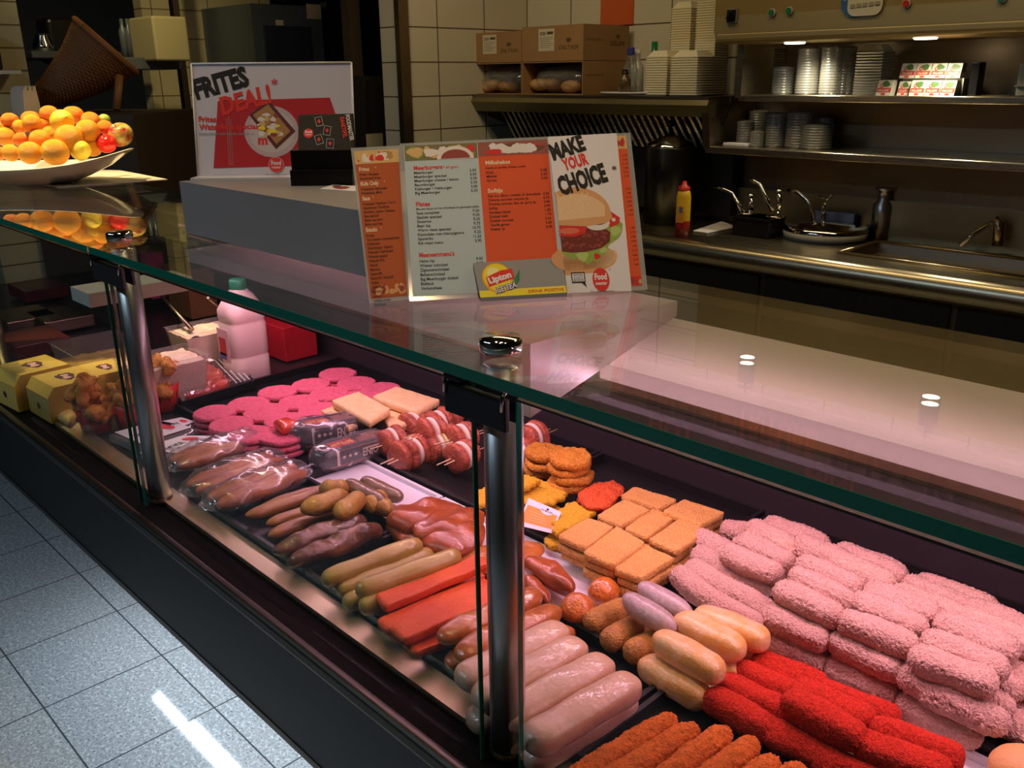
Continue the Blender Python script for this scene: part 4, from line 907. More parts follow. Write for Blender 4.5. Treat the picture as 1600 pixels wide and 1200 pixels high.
# tubs of white salad, with clear sides and spoons
def tub(px, py, sx, sy_, h, fill, mt, lab, grp, spoon=None, lidang=None):
    c = P(px, py, Z0); t = thing('salad_tub', lab, 'tub', tuple(c), grp)
    def ring(k, z): return [(c.x+a*sx/2*k, c.y+b*sy_/2*k, Z0+z) for a, b in ((-1, -1), (1, -1), (1, 1), (-1, 1))]
    mb = MB(); b0 = ring(.84, .001); b1 = ring(1, h); b2 = ring(1.05, h); i0 = ring(.82, .003); i1 = ring(.98, h)
    mb.add(b0+b1, [(3, 2, 1, 0)]+[(i, (i+1) % 4, 4+(i+1) % 4, 4+i) for i in range(4)], M_plastic); mb.add(b1+b2, [(i, (i+1) % 4, 4+(i+1) % 4, 4+i) for i in range(4)], M_plastic); mb.build('shell', t)
    mb = MB(); n = 22; k0 = .82+.14*fill; vs = []
    for i in range(n+1):
        for j in range(n+1):
            x, y = c.x+(i/n-.5)*sx*k0, c.y+(j/n-.5)*sy_*k0; vs.append((x, y, Z0+h*fill+.006*noise.noise(Vector((x*60, y*60, h)))+.002*noise.noise(Vector((x*300, y*300, 1)))))
    fs = [(i*(n+1)+j, (i+1)*(n+1)+j, (i+1)*(n+1)+j+1, i*(n+1)+j+1) for i in range(n) for j in range(n)]
    mb.add(vs, fs, mt, True); t4 = ring(k0, h*fill); mb.add(ring(.81, .004)+t4, [(3, 2, 1, 0)]+[(i, (i+1) % 4, 4+(i+1) % 4, 4+i) for i in range(4)], mt); mb.build('filling', t)
    if spoon:
        a = P(*spoon[0], Z0+h*fill+.01); b = P(*spoon[1], Z0+h+.06)
        mb = MB(); mb.tube([a, a.lerp(b, .5), b], [.006, .004, .0035], M_steel_dark, 10)
        tag(mb.build('serving_spoon', loc=tuple(a)), 'metal spoon handle standing in the tub, ' + spoon[2], 'spoon')
WSAL = mat('white_salad', (.80, .64, .46), .5, bump=(200, .5), var=(60, (.72, .54, .38), .6)); YSAL = mat('yellow_salad', (.62, .40, .10), .5, bump=(150, .5), var=(40, (.5, .3, .06), .7))
tub(262, 628, .115, .15, .10, .9, WSAL, 'clear plastic tub of white salad beside the post', 'tubs of salad', ((300, 515), (250, 460), 'beside the post'))
tub(330, 572, .105, .15, .10, .9, WSAL, 'clear plastic tub of white salad next to the milk bottle', 'tubs of salad', ((356, 490), (325, 465), 'by the milk bottle'))
tub(160, 585, .17, .15, .075, .45, YSAL, 'low clear plastic tub of yellow salad behind the yellow boxes', 'tubs of salad')
mb = MB(); c = P(285, 500, Z0); mb.box((c.x-.05, c.y+.06, Z0+.07), (.14, .08, .14), mat('brown_carton', (.36, .17, .05), .6), None, .003); tag(mb.build('brown_carton', loc=tuple(c)), 'brown carton standing behind the salad tubs', 'carton')
mb = MB(); c = P(232, 480, Z0); mb.box((c.x-.02, c.y+.04, Z0+.09), (.05, .05, .14), mat('pink_pack', (.75, .10, .25), .5), None, .004); tag(mb.build('pink_pack', loc=tuple(c)), 'small pink pack behind the tubs near the post', 'package')
# wrapped meat tray
def meat_tray():
    q = [P(285, 640, Z0+.004), P(400, 605, Z0+.004), P(352, 560, Z0+.004), P(245, 580, Z0+.004)]
    c = sum(q, Vector())/4; t = thing('wrapped_meat_tray', 'black tray of raw red meat under shiny cling film', 'meat tray', tuple(c))
    mb = MB(); mb.prism([v+Vector((0, 0, -.003)) for v in q], (0, 0, .004), M_black)
    for i in range(4):
        a, b = q[i], q[(i+1) % 4]; n = (c-a).normalized()*.006; mb.prism([a, b, b+(c-b).normalized()*.006, a+n], (0, 0, .016), M_black)
    mb.build('tray', t)
    ms, vs, fs = slab_mesh([c+(v-c)*.86+Vector((0, 0, .022)) for v in (q[0], q[0].lerp(q[1], .72), q[3].lerp(q[2], .72), q[3])], .018, None, crumb=.004, cs=55, seed=3, n=30)
    mb = MB(); mb.add([v+ms for v in vs], fs, mat('raw_meat', (.52, .05, .025), .3, coat=.7, bump=(80, .6), var=(40, (.36, .02, .015), .8)), True); mb.build('meat', t)
    m2, vs, fs = slab_mesh([c+(v-c)*.99+Vector((0, 0, .030)) for v in q], .024, None, crumb=.002, cs=70, seed=8, n=34, edge=.9)
    mb = MB(); mb.add([v+m2 for v in vs], fs, M_cling, True); mb.build('film', t)
    for k in range(4):
        f = .74+.06*k; a = q[0].lerp(q[1], f); b = q[3].lerp(q[2], f); mb = MB(); mb.tube([a+Vector((0, 0, .022)), b+Vector((0, 0, .024))], .0014, M_wplate, 6); mb.build('skewer_stick', t)
    lb = c+Vector((-.03, 0, .0345)); mb = MB(); mb.box(tuple(lb+Vector((.0, .03, 0))), (.022, .012, .0006), M_white); mb.build('sticker', t)
meat_tray()
# clear clamshell trays with white lids and red stickers
for i, (q, lab) in enumerate(((((165, 678), (250, 655), (315, 668), (215, 700)), 'front one, lowest'), (((205, 705), (285, 680), (345, 680), (280, 715)), 'nearest the post'), (((245, 660), (285, 652), (312, 660), (260, 680)), 'back one'))):
    W = [P(x, y, Z0+.02) for x, y in q]; c = sum(W, Vector())/4; t = thing('lidded_tray', 'clear plastic tray with white label and red dot, ' + lab, 'tray', tuple(c), 'lidded plastic trays by the post')
    ms, vs, fs = slab_mesh(W, .018, None, crumb=.0004, seed=i, n=14, edge=.7); mb = MB(); mb.add([v+ms for v in vs], fs, M_plastic, True); mb.build('shell', t)
    mb = MB(); W2 = [c+(v-c)*.8+Vector((0, 0, .002)) for v in W]; mb.prism(W2, (0, 0, .0008), M_white); mb.ring = 0
    S = Sheet(mb, *[v+Vector((0, 0, .0009)) for v in W2], 60, 30); S.ell(47, 16, 7, 7, flat('sticker_red', (.7, .05, .06))); S.text('SALADE', 6, 14, 8, DK, 2, .02); mb.build('label', t)
# fried chicken cups
FRY = mat('fried_chicken', (.74, .30, .04), .55, coat=.15, bump=(250, .7), var=(70, (.46, .14, .02), .8)); RCUP = mat('red_cup', (.55, .02, .015), .4)
wing = [roll_data('fried_piece', .05, .012, FRY, lump=.009, ls=60, crumb=.0008, n_end=3, seed=130+k, nu=26, nv=20, taper=.2) for k in range(3)]
for ci, (x, y, lab) in enumerate(((152, 672, 'front one beside the yellow box'), (208, 668, 'beside the post, front'), (258, 638, 'on the far side of the post'))):
    c = P(x, y, Z0); t = thing('chicken_cup', 'red paper cup heaped with fried chicken pieces, ' + lab, 'cup of chicken', tuple(c), 'red cups of fried chicken')
    mb = MB(); mb.lathe(c, [(0, 0), (.026, 0), (.034, .055), (.032, .055), (.024, .003)], RCUP, 28); 
    mb.lathe(c, [(.0292, .02), (.0322, .04)], M_black, 10); mb.build('cup', t)
    rnd = random.Random(ci+2)
    for k in range(14):
        q = rnd.uniform(0, 6.28); rr = rnd.uniform(0, .034); zz = .052+.022*(k % 3)-rr*.2
        d = Vector((rnd.uniform(-1, 1), rnd.uniform(-1, 1), rnd.uniform(-.3, 1))).normalized()*.02; o = Vector((math.cos(q)*rr, math.sin(q)*rr, zz))
        put(wing[k % 3], 'chicken_piece', lay(o-d, o+d), t)
# yellow boxes
YBX = mat('yellow_carton', (.70, .46, .08), .5, var=(8, (.62, .38, .06), .6))
def ybox(px, py, sx, sy_, h, rz, lab, z=0.0):
    c = P(px, py, Z0+z); t = thing('yellow_box', lab, 'box', (c.x, c.y, Z0+z), 'yellow snack boxes'); R_ = Matrix.Rotation(rz, 3, 'Z')
    w2, d2 = sx/2, sy_/2; rim = [(-w2, -d2), (w2, -d2), (w2, d2), (-w2, d2)]
    b = [c+R_ @ Vector((x, y, 0)) for x, y in rim]; m_ = [v+Vector((0, 0, h*.72)) for v in b]; tp = [c+R_ @ Vector((x, y*.75, h)) for x, y in rim]
    mb = MB(); mb.add(b+m_+tp, [(3, 2, 1, 0)]+[(i, (i+1) % 4, 4+(i+1) % 4, 4+i) for i in range(4)]+[(4+i, 4+(i+1) % 4, 8+(i+1) % 4, 8+i) for i in range(4)]+[(8, 9, 10, 11)], YBX)
    S = Sheet(mb, tp[0], tp[1], tp[2], tp[3], 100, 70); BR = flat('print_brown', (.10, .04, .05)); PK = flat('print_pink', (.7, .4, .42)); SL = flat('print_pale_yellow', (.80, .60, .22))
    for k in range(9): S.poly([(k*11+2, 4), (k*11+5, 4), (k*11+14, 66), (k*11+11, 66)], SL, 1)
    S.blob(50, 35, 24, 13, BR, 2, seed=3); S.blob(42, 36, 8, 6, PK, 3, seed=4); S.blob(58, 34, 8, 6, PK, 3, seed=5)
    S = Sheet(mb, b[0], b[1], m_[1], m_[0], 100, 60)
    for k in range(9): S.poly([(k*11+2, 4), (k*11+5, 4), (k*11+14, 56), (k*11+11, 56)], SL, 1)
    S.ell(50, 30, 8, 8, BR, 2); mb.build('carton', t)
ybox(62, 622, .11, .13, .075, .1, 'yellow snack box with printed lid, far one beside the end post')
ybox(112, 640, .11, .12, .072, .05, 'yellow snack box with printed lid, in front beside the chicken cup')
ybox(172, 622, .10, .10, .070, 0, 'yellow snack box with printed lid, behind the chicken cups')
wedge([(88, 652), (112, 640), (120, 650), (108, 662)], .02, mat('yellow_butter', (.72, .48, .14), .5), 'yellow_packet', 'small yellow packet on the ledge in front of the yellow boxes', 'packet', None, .012, 31)
# dark trays at the far end
for i, (x, y) in enumerate(((60, 470), (35, 520), (50, 560), (95, 520))):
    c = P(x, y, Z0+.02); mb = MB(); mb.box((c.x-.15, c.y+.05, Z0+.02), (.16, .13, .035), M_steel_dark if i % 2 else mat('dark_red_food', (.12, .02, .02), .3), None, .004)
    tag(mb.build('far_tray', loc=tuple(c)), 'dark tray at the far end of the counter, %s' % ['with dim red contents at the back', 'steel one in the middle', 'with dim red contents in front', 'steel one beside the tub'][i], 'tray', 'dark trays at the far end')
# ================================================================ ON THE GLASS TOP
GT = 1.2512
def up_pt(base, px, h, far=True):
    d = ray(*px); m_ = EYE-base; b = m_.dot(d); c = m_.dot(m_)-h*h; D = b*b-c
    if D < 0: t_ = -b
    else: t_ = -b+(math.sqrt(D) if far else -math.sqrt(D))
    return EYE+d*t_
W_ = flat('paper_white', (.82, .76, .80)); W2_ = flat('paper_pale_blue', (.50, .58, .62)); OR_ = flat('print_orange', (.78, .10, .03)); OR2_ = flat('print_dull_orange', (.48, .10, .03))
BKI = flat('ink_black', (.015, .012, .012)); RDI = flat('print_red', (.75, .04, .03)); GNL = flat('lettuce_green', (.30, .42, .07)); BUN = flat('bun_brown', (.72, .36, .16)); BUN2 = flat('bun_light', (.85, .55, .33))
PAT = flat('patty_brown', (.18, .025, .02)); PAT2 = flat('patty_spot', (.32, .06, .05)); TOM = flat('tomato_print', (.70, .03, .03)); SES = flat('sesame', (.85, .68, .48)); ONP = flat('onion_print', (.80, .72, .68)); YLP = flat('print_lemon', (.90, .72, .04)); GYP = flat('print_silver', (.30, .29, .30)); FRY_ = flat('fries_print', (.72, .45, .18))
def food_band(S, x0, x1, y0, y1, cols, seed):
    S.rect(x0, y0, x1, y1, cols[0], 1); rnd = random.Random(seed)
    for k in range(16):
        mt = cols[1+k % (len(cols)-1)]; rx = rnd.uniform(.05, .13)*(x1-x0); ry = rnd.uniform(.18, .34)*(y1-y0)
        cx = rnd.uniform(x0+rx*1.2, x1-rx*1.2); cy_ = rnd.uniform(y0+ry*1.3, y1-ry*1.3); S.blob(cx, cy_, rx, ry, mt, 1.2+.1*k, seed=seed+k, n=14)
def lines(S, x, y, rows, size, step, mt, px=None, fitw=None):
    for i, r in enumerate(rows):
        a, b = (r if isinstance(r, tuple) else (r, None)); S.text(a, x, y-i*step, size, mt, 3, .012)
        if b: S.text(b, px, y-i*step, size, mt, 3, .012, align='r')
# the main sheet
bl, br = P(640, 470, GT), P(1012, 452, GT); tl_, tr_ = up_pt(bl, (625, 224), .212), up_pt(br, (985, 207), .212)
tr_ = planar(bl, br, tl_, tr_)
t = thing('menu_card', 'large laminated orange and blue menu card with burger cover standing on the glass top', 'menu card', tuple((bl+br)/2))
mb = MB(); nrm = (br-bl).cross(tl_-bl).normalized(); nrm = nrm if nrm.dot(EYE-bl) > 0 else -nrm
base = [bl, br, tr_, tl_]
mb.prism([q-nrm*.0012 for q in base], nrm*.0010, M_laminate)
S = Sheet(mb, *base, W=360, Hh=245)
S.rect(5, 6, 352, 240, W2_, 0)
S.rect(6, 8, 116, 214, W2_, .5); food_band(S, 6, 116, 214, 240, [flat('salad_bg', (.20, .18, .08)), FRY_, GNL, TOM, ONP, FRY_], 5); S.ell(82, 214, 28, 22, ONP, 4, a0=0, a1=PI, n=16); S.ell(82, 215, 22, 15, PAT2, 5, a0=0, a1=PI, n=16)
S.text('Meerburgers', 18, 199, 9.5, RDI, 3, .03, fit=43); S.text('* 60 gram', 62, 199, 6, RDI, 3, .01)
lines(S, 18, 192, [('Meerburger', '2.50'), ('Meerburger speciaal', '3.50'), ('Meerburger cheese / bacon', '3.00'), ('Baconburger', '3.50'), ('Kipburger / Vishburger', '3.00'), ('Big Meerburger', '5.50')], 6.0, 6.6, BKI, 112)
S.text('Plates', 18, 140, 9.5, RDI, 3, .03, fit=21); S.text('Met een keuze uit friet of bolletjes en gemengde salade', 18, 134, 4.6, BKI, 3, .01, fit=94)
lines(S, 18, 127, [('Sate compleet', '7.50'), ('Sjasliek speciaal', '9.50'), ('Shoarma', '9.25'), ('Beyr kip', '9.75'), ('Warm vlees speciaal', '10.75'), ('Kipstukjes met champignons', '9.25'), ('Spareribs', '11.25'), ('Rib roast menu', '5.95')], 6.0, 6.6, BKI, 112)
S.text("Meeneemmenu's", 18, 62, 9.5, RDI, 3, .03, fit=52)
lines(S, 18, 54, [('Halve kip', '9.50'), ('Wiener schnitzel', '9.50'), ('Zigeunerschnitzel', '8.50'), ('Balkanschnitzel', '11.50'), ('Big Meerburger dubbel', '8.95'), ('Biefstuk', '12.50'), ('Varkenshaas', '14.50')], 6.0, 6.6, BKI, 112)
S.rect(117, 8, 226, 218, OR_, .5); food_band(S, 117, 226, 216, 240, [flat('shake_bg', (.34, .10, .08)), ONP, TOM, ONP, flat('choc', (.2, .07, .04)), W_], 15)
S.text('Milkshakes', 127, 202, 9, SES, 3, .03, fit=38); lines(S, 127, 195, ['Keuze uit aardbei, banaan, vanille'], 4.6, 6, BKI)
lines(S, 127, 187, [('Klein', '2.00'), ('Middel', '2.50'), ('Groot', '3.00')], 6.0, 6.6, BKI, 221)
S.text('Softijs', 127, 156, 9, SES, 3, .03, fit=23)
lines(S, 127, 149, [('Dip o.a. disco, nootjes of chocolade', '0.55'), ('Diverse soorten verpakt ijs', '0.75'), ('Diverse soorten Ben en Jerry ijs', '3.00'), ('Softijs', '0.90'), ('Sundaes beker', '1.50'), ('Dubbel klein', '1.75'), ('Dubbel normaal', '2.00'), ('Vanille groot', '2.50'), ('Sneker ijs', '2.00')], 5.6, 6.5, BKI, 221)
S.rect(335, 18, 352, 218, OR_, .5); food_band(S, 322, 352, 218, 240, [FRY_, TOM, PAT2, ONP], 25); food_band(S, 335, 352, 6, 19, [TOM, PAT2, BUN, TOM], 26)
for k in range(26):
    if 5 < k < 8 or k in (15, 16): continue
    S.text(['0.75', '1.60', '2.10', '0.80'][k % 4], 350, 205-k*6.8, 4.4, BKI, 3, 0, align='r')
mb.build('inner_sheet', t)
# burger cover in front
mb = MB(); n2 = nrm*.004; cv = [S.pt(234, -3)+n2, S.pt(333, -4)+n2, S.pt(336, 241)+n2, S.pt(226, 240)+n2]
mb.prism([q-nrm*.0008 for q in cv], nrm*.0007, W_)
C_ = Sheet(mb, *cv, W=100, Hh=210); C_.rect(0, 0, 100, 210, W_, 0.3)
C_.text('MAKE', 4, 176, 31, BKI, 5, .05, fit=51, rot=.26); C_.text('YOUR', 18, 160, 23, RDI, 5, .04, fit=38, rot=.22); C_.text('CHOICE', 9, 126, 35, BKI, 6, .05, fit=74, rot=.24); C_.text('*', 88, 152, 16, BKI, 5, .01)
C_.ell(32, 42, 50, 18, BUN, 1, n=30); C_.rect(0, 24, 30, 60, BUN, 1) if False else None
bun = [(0, 95)]+[(x, 95+41*math.sqrt(max(0, 1-((x-28)/53)**2))) for x in range(0, 82, 3)]+[(81, 92), (70, 86), (40, 83), (0, 86)]
bot = [(0, 38), (0, 54), (70, 54), (82, 50), (84, 42), (70, 32), (45, 24), (0, 22)]; C_.poly(bot, BUN2, 1); C_.poly([(0, 22), (45, 24), (70, 32), (60, 31), (30, 28), (0, 28)], BUN, 1.2)
C_.poly([(0, 50), (10, 44), (16, 40), (22, 46), (30, 38), (38, 34), (46, 40), (52, 36), (60, 44), (66, 48), (72, 58), (80, 62), (88, 66), (94, 74), (96, 84), (90, 90), (82, 86), (70, 84), (0, 60)], GNL, 1.5)
C_.blob(30, 45, 9, 6, flat('lettuce_pale', (.48, .58, .18)), 1.7, seed=2); C_.blob(84, 76, 8, 7, flat('lettuce_pale', (.48, .58, .18)), 1.7, seed=3); C_.blob(52, 44, 5, 4, TOM, 1.8, seed=4); C_.blob(62, 52, 6, 4, flat('lettuce_pale', (.48, .58, .18)), 1.8, seed=8)
C_.poly([(0, 52), (14, 50), (34, 50), (60, 54), (74, 62), (76, 74), (68, 80), (40, 82), (0, 76)], PAT, 2)
rnd = random.Random(5)
for k in range(34): C_.blob(rnd.uniform(3, 68), rnd.uniform(55, 76), rnd.uniform(1.5, 4), rnd.uniform(1, 2.4), PAT2, 2.3+.01*k, seed=k, n=10)
C_.poly([(0, 72), (20, 70), (38, 74), (42, 84), (20, 90), (0, 88)], TOM, 3); C_.ell(14, 78, 16, 4, flat('tomato_light', (.80, .16, .10)), 3.2)
C_.ell(58, 84, 17, 7, ONP, 3); C_.ell(60, 88, 11, 4, PAT2, 3.1); C_.poly([(76, 80), (90, 84), (93, 92), (80, 101), (77, 94)], TOM, 3); C_.ell(83, 90, 3, 2.5, ONP, 3.2)
C_.poly(bun, BUN, 4); C_.poly([(x, y-9 if i else y) for i, (x, y) in enumerate(bun[2:26])]+[(70, 95), (0, 92)], BUN2, 4.2) 
for k in range(30):
    x = rnd.uniform(4, 56); y = rnd.uniform(100, 128); C_.ell(x, y, 1.5, .9, SES, 4.6, n=8, rot=rnd.uniform(0, 3))
C_.ell(54, 15, 13, 14.5, RDI, 5, n=32); C_.text('Food', 54, 15, 10.5, W_, 6, .05, align='c', fit=19); C_.text('master', 54, 8.5, 6, W_, 6, .03, align='c', fit=18); C_.text('*', 68, 24, 6, RDI, 6)
C_.text('Dat is lekker meegenomen', 54, -.5, 3.6, BKI, 6, 0, align='c', fit=36)
C_.poly([(9, 12), (30, 12), (30, 25), (9, 25)], BKI, 5); C_.poly([(24, 12), (31, 6), (29, 13)], BKI, 5); C_.rect(10.5, 13.5, 28.5, 23.5, W_, 6); C_.text("WHAT'S YOUR", 12, 20.4, 3, BKI, 7, .02, fit=15); C_.text('ALLERGY?', 12, 17.2, 3, flat('print_blue', (.10, .2, .45)), 7, .02, fit=15); C_.text('MELD HET ONS', 12, 14.2, 3, BKI, 7, .02, fit=15)
mb.build('burger_cover', t, 'white cover with burger picture')
# folded left flap
bl2, br2 = P(577, 474, GT), P(640, 468, GT); tl2, tr2 = up_pt(bl2, (548, 231), .205), up_pt(br2, (626, 227), .206)
tr2 = planar(bl2, br2, tl2, tr2)
mb = MB(); mb.prism([q-nrm*.001 for q in (bl2, br2, tr2, tl2)], nrm*.0008, M_laminate)
S = Sheet(mb, bl2, br2, tr2, tl2, 78, 240); S.rect(4, 6, 74, 234, OR2_, 0); food_band(S, 4, 74, 212, 234, [FRY_, flat('fries_dark', (.5, .26, .08)), TOM, FRY_, ONP], 35); food_band(S, 4, 74, 7, 26, [OR2_, BUN, PAT2, BUN], 36)
y = 200
for head, rows in (('Frites', ['Frites / Raspatat', 'Kerstmarkt frites']), ('Kids Only', ['Frietjesbox kipstukjes', 'Frietjesbox, Minis']), ('Saus', ['Fritessaus / Ketchup / Curry', 'Appelmoes / Knoflook', 'Shoarma / Joppie / Satesaus', 'Saus speciaal', 'Beker saus klein', 'Beker saus friet']), ('Snacks', ['Kroket', 'Van Dobben rundvleeskroket', 'Kalfskroket', 'Smulrolletjes / Kipkorn', 'Frikandel / Kipfrikandel', 'Frikandel speciaal', 'Frikandel XXL', 'Viandel', 'Mexicano', 'Kaassouffle', 'Bamischijf / Nasischijf', 'Kipfilet', 'Gehaktbal', 'Berenklauw', 'Loempia', 'Loempia speciaal', 'Patatkroket'])):
    S.text(head, 9, y, 9, SES, 3, .03, sx=.8); S.text('*', 9+len(head)*4.2, y+2, 6, SES, 3); y -= 7.4
    for r_ in rows: S.text(r_, 9, y, 5.6, BKI, 3, .01, sx=.85); y -= 6.35
    y -= 3.5
mb.build('left_flap', t, 'dull orange folded flap of the menu')
# tea tent card
bl, br = P(752, 471, GT), P(886, 463, GT); tl_, tr_ = up_pt(bl, (739, 411), .054), up_pt(br, (878, 402), .054)
tr_ = planar(bl, br, tl_, tr_)
t = thing('table_tent_card', 'small grey and yellow iced tea tent card in front of the menu card', 'tent card', tuple((bl+br)/2))
dn = Vector((-(br-bl).y, (br-bl).x, 0)).normalized(); dn = dn if dn.dot(EYE-bl) < 0 else -dn
mb = MB(); bkL, bkR = bl+dn*.05, br+dn*.05
mb.prism([bl, tl_, bkL], (br-bl)*.999, M_black)
mb.build('back', t)
mb = MB(); S = Sheet(mb, bl, br, tr_, tl_, 140, 64); S.rect(0, 0, 140, 64, GYP, 1.5); S.rect(0, 6, 140, 17, YLP, 2); S.rect(0, 0, 140, 6, flat('print_grey', (.14, .14, .16)), 2)
S.ell(33, 36, 24, 25, flat('lemon_orange', (.90, .42, .02)), 3, n=36); S.ell(33, 37, 21.5, 22.5, YLP, 4, n=36); S.ell(28, 45, 10, 9, flat('lemon_pale', (.95, .85, .35)), 5)
S.poly([(17, 22), (60, 34), (58, 50), (40, 48), (15, 38)], RDI, 6); S.poly([(60, 34), (70, 48), (67, 30), (58, 22)], flat('leaf_green', (.03, .22, .08)), 5)
S.text('Lipton', 19, 27, 14, W_, 8, .05, fit=38, rot=.24); S.text('ICE TEA', 26, 10.5, 12, flat('ink_blue', (.02, .04, .30)), 8.2, .09, fit=36, rot=.24, shear=.2); S.text('ICE TEA', 26, 10.5, 12, W_, 9, .02, fit=36, rot=.24, shear=.2)
S.text('DRINK POSITIVE', 78, 9, 6.6, RDI, 5, .01, fit=58); mb.build('front', t)

# ================================================================ ON THE RAISED BLOCK
BT_ = 1.3272
bl, br = P(310, 279, BT_), P(556, 284, BT_)
D0 = (bl-EYE).dot(FW); br = PD(556, 280, D0*1.0); br.z = BT_
tl_ = up_pt(bl, (299, 100), abs(177)/FPX*D0*1.02); tr_ = up_pt(br, (549, 98), abs(181)/FPX*(br-EYE).dot(FW)*1.02)
tr_ = planar(bl, br, tl_, tr_)
t = thing('poster_stand', 'white acrylic poster stand with a fries deal picture on the raised block', 'poster stand', tuple((bl+br)/2))
nrm = (br-bl).cross(tl_-bl).normalized(); nrm = nrm if nrm.dot(EYE-bl) > 0 else -nrm
mb = MB(); mb.prism([q-nrm*.003 for q in (bl, br, tr_, tl_)], nrm*.0026, flat('poster_paper', (.62, .58, .66)))
S = Sheet(mb, bl, br, tr_, tl_, 250, 178); PW = flat('poster_paper', (.62, .58, .66))
S.text('FRITES', 5, 124, 41, BKI, 5, .05, fit=88, rot=.25); S.text('DEAL!', 44, 98, 38, RDI, 5, .04, fit=82, rot=.25, shear=.1); S.text('*', 124, 138, 22, RDI, 5, .01)
PRD = flat('placemat_red', (.50, .02, .03)); S.poly([(25, 16), (246, 20), (214, 124), (38, 120)], PRD, 1)
S.text('Frites', 6, 88, 12, RDI, 4, .03, fit=28); S.text('Waterfiets speciaal', 6, 76, 12, RDI, 4, .03, fit=97); S.text('Portie frites met warme saus en ui', 6, 67, 6.5, GYP, 4, .01, fit=86)
PP = flat('plate_print', (.55, .42, .45)); S.ell(120, 72, 43, 40, PP, 2, n=40); S.ell(120, 72, 36, 33, flat('plate_print_2', (.62, .50, .52)), 2.5, n=40)
S.poly([(86, 98), (118, 120), (158, 72), (126, 44)], flat('snack_tray_print', (.12, .03, .03)), 4); S.poly([(92, 98), (117, 114), (150, 72), (127, 52)], flat('fries_print_bg', (.45, .22, .08)), 5)
rnd = random.Random(9)
for k in range(26): S.blob(rnd.uniform(104, 138), rnd.uniform(66, 98), rnd.uniform(3, 7), rnd.uniform(2, 5), [FRY_, ONP, PAT2, YLP][k % 4] if k % 7 else ONP, 6+.02*k, seed=k, n=10)
S.text('m', 98, 52, 20, RDI, 3.5, .05)
for k in (0, 1): 
    for j in range(3): S.rect(50+j*3+k*0, 20, 50.8+j*3, 96 if j == 1 else 92, PP, 2)
S.ell(125, 20, 11.5, 11.5, RDI, 7, n=28); S.ell(125, 20, 12.4, 12.4, PP, 6.5, n=28); S.text('Food', 125, 20, 9, PW, 8, .05, align='c', fit=16); S.text('master', 125, 14.5, 5.5, PW, 8, .03, align='c', fit=15); S.text('Dat is lekker meegenomen', 125, 3, 4, BKI, 8, 0, align='c', fit=34)
mb.build('poster', t)
mb = MB(); up = (tl_-bl).normalized()
for a, b in ((bl, tl_), (tl_, tr_), (br, tr_)): mb.tube([a+nrm*.0005, b+nrm*.0005], .0016, flat('acrylic_edge', (.75, .72, .74), .2), 8)
dn = Vector((nrm.x, nrm.y, 0)).normalized()
mb.prism([bl+Vector((0, 0, .0)), br, br+dn*.035, bl+dn*.035], (0, 0, .004), flat('acrylic_edge', (.75, .72, .74), .2)); mb.build('acrylic_holder', t)
# card game box
D1 = D0*.93
def pbox(px0, py0, px1, py1, D, dep, mt, base_z=None, bev=0):
    a = PD(px0, py1, D); b = PD(px1, py1, D); tp = PD(px0, py0, D); h = (tp-a).length
    if base_z is not None: a.z = base_z; b.z = base_z
    d = b-a; d.z = 0; n = Vector((-d.y, d.x, 0)).normalized(); n = n if n.dot(FW) > 0 else -n
    return a, a+d, n, h
a, b, n, h = pbox(458, 236, 554, 288, D1, .05, M_black, BT_)
t = thing('card_game_display', 'black counter display of playing card packs in front of the fries poster', 'counter display', tuple((a+b)/2))
mb = MB(); mb.prism([a, b, b+n*.045, a+n*.045], (0, 0, h), M_black); mb.prism([a-n*.012, b-n*.012, b, a], (0, 0, h*.45), M_black); mb.build('stand', t)
a2 = a+Vector((0, 0, h))+n*.012+(b-a)*.10; b2 = b+Vector((0, 0, h))+n*.012+(b-a)*.0; c2 = up_pt(b2, (549, 178), .066); d2 = up_pt(a2, (466, 180), .066); c2 = planar(a2, b2, d2, c2)
mb = MB(); mb.prism([a2, b2, c2, d2], n*.018, BKI); S = Sheet(mb, a2, b2, c2, d2, 90, 60, .0006)
S.ell(17, 28, 8, 8, RDI, 2, n=26); S.text('Food', 17, 28.4, 6, W_, 3, .05, align='c', fit=11); S.text('master', 17, 24.5, 4, W_, 3, .02, align='c', fit=11)
CR_ = flat('card_white_line', (.6, .6, .6))
for cx, cy_, ro in ((35, 48, .2), (48, 32, -.2), (34, 17, .3), (52, 10, -.1)):
    pts = [(-6, -8), (6, -8), (6, 8), (-6, 8)]; R2 = [(cx+x*math.cos(ro)-y*math.sin(ro), cy_+x*math.sin(ro)+y*math.cos(ro)) for x, y in pts]; R3 = [(cx+(q[0]-cx)*.9, cy_+(q[1]-cy_)*.92) for q in R2]
    S.poly(R2, CR_, 2); S.poly(R3, BKI, 3); S.poly([(cx, cy_+4), (cx+3, cy_), (cx, cy_-4), (cx-3, cy_)], RDI, 4)
S.text('FOODMASTER', 80, 58, 9.5, CR_, 4, .04, rot=-PI/2+.12, sx=.72); S.text('KAARTSPEL', 70.5, 54, 9.5, RDI, 4, .04, rot=-PI/2+.12, sx=.72); mb.build('card_pack', t, 'card pack with suit symbols')
q = [P(500, 296, BT_), P(556, 300, BT_), P(556, 292, BT_), P(520, 290, BT_)]; mb = MB(); mb.prism(q, (0, 0, .0012), W_); S = Sheet(mb, *[v+Vector((0, 0, .0013)) for v in q], 50, 20); S.blob(25, 10, 14, 6, PAT2, seed=2); S.rect(5, 14, 20, 18, BKI)
tag(mb.build('flyer', loc=tuple(q[0])), 'small printed flyer lying on the raised block by the card display', 'flyer')

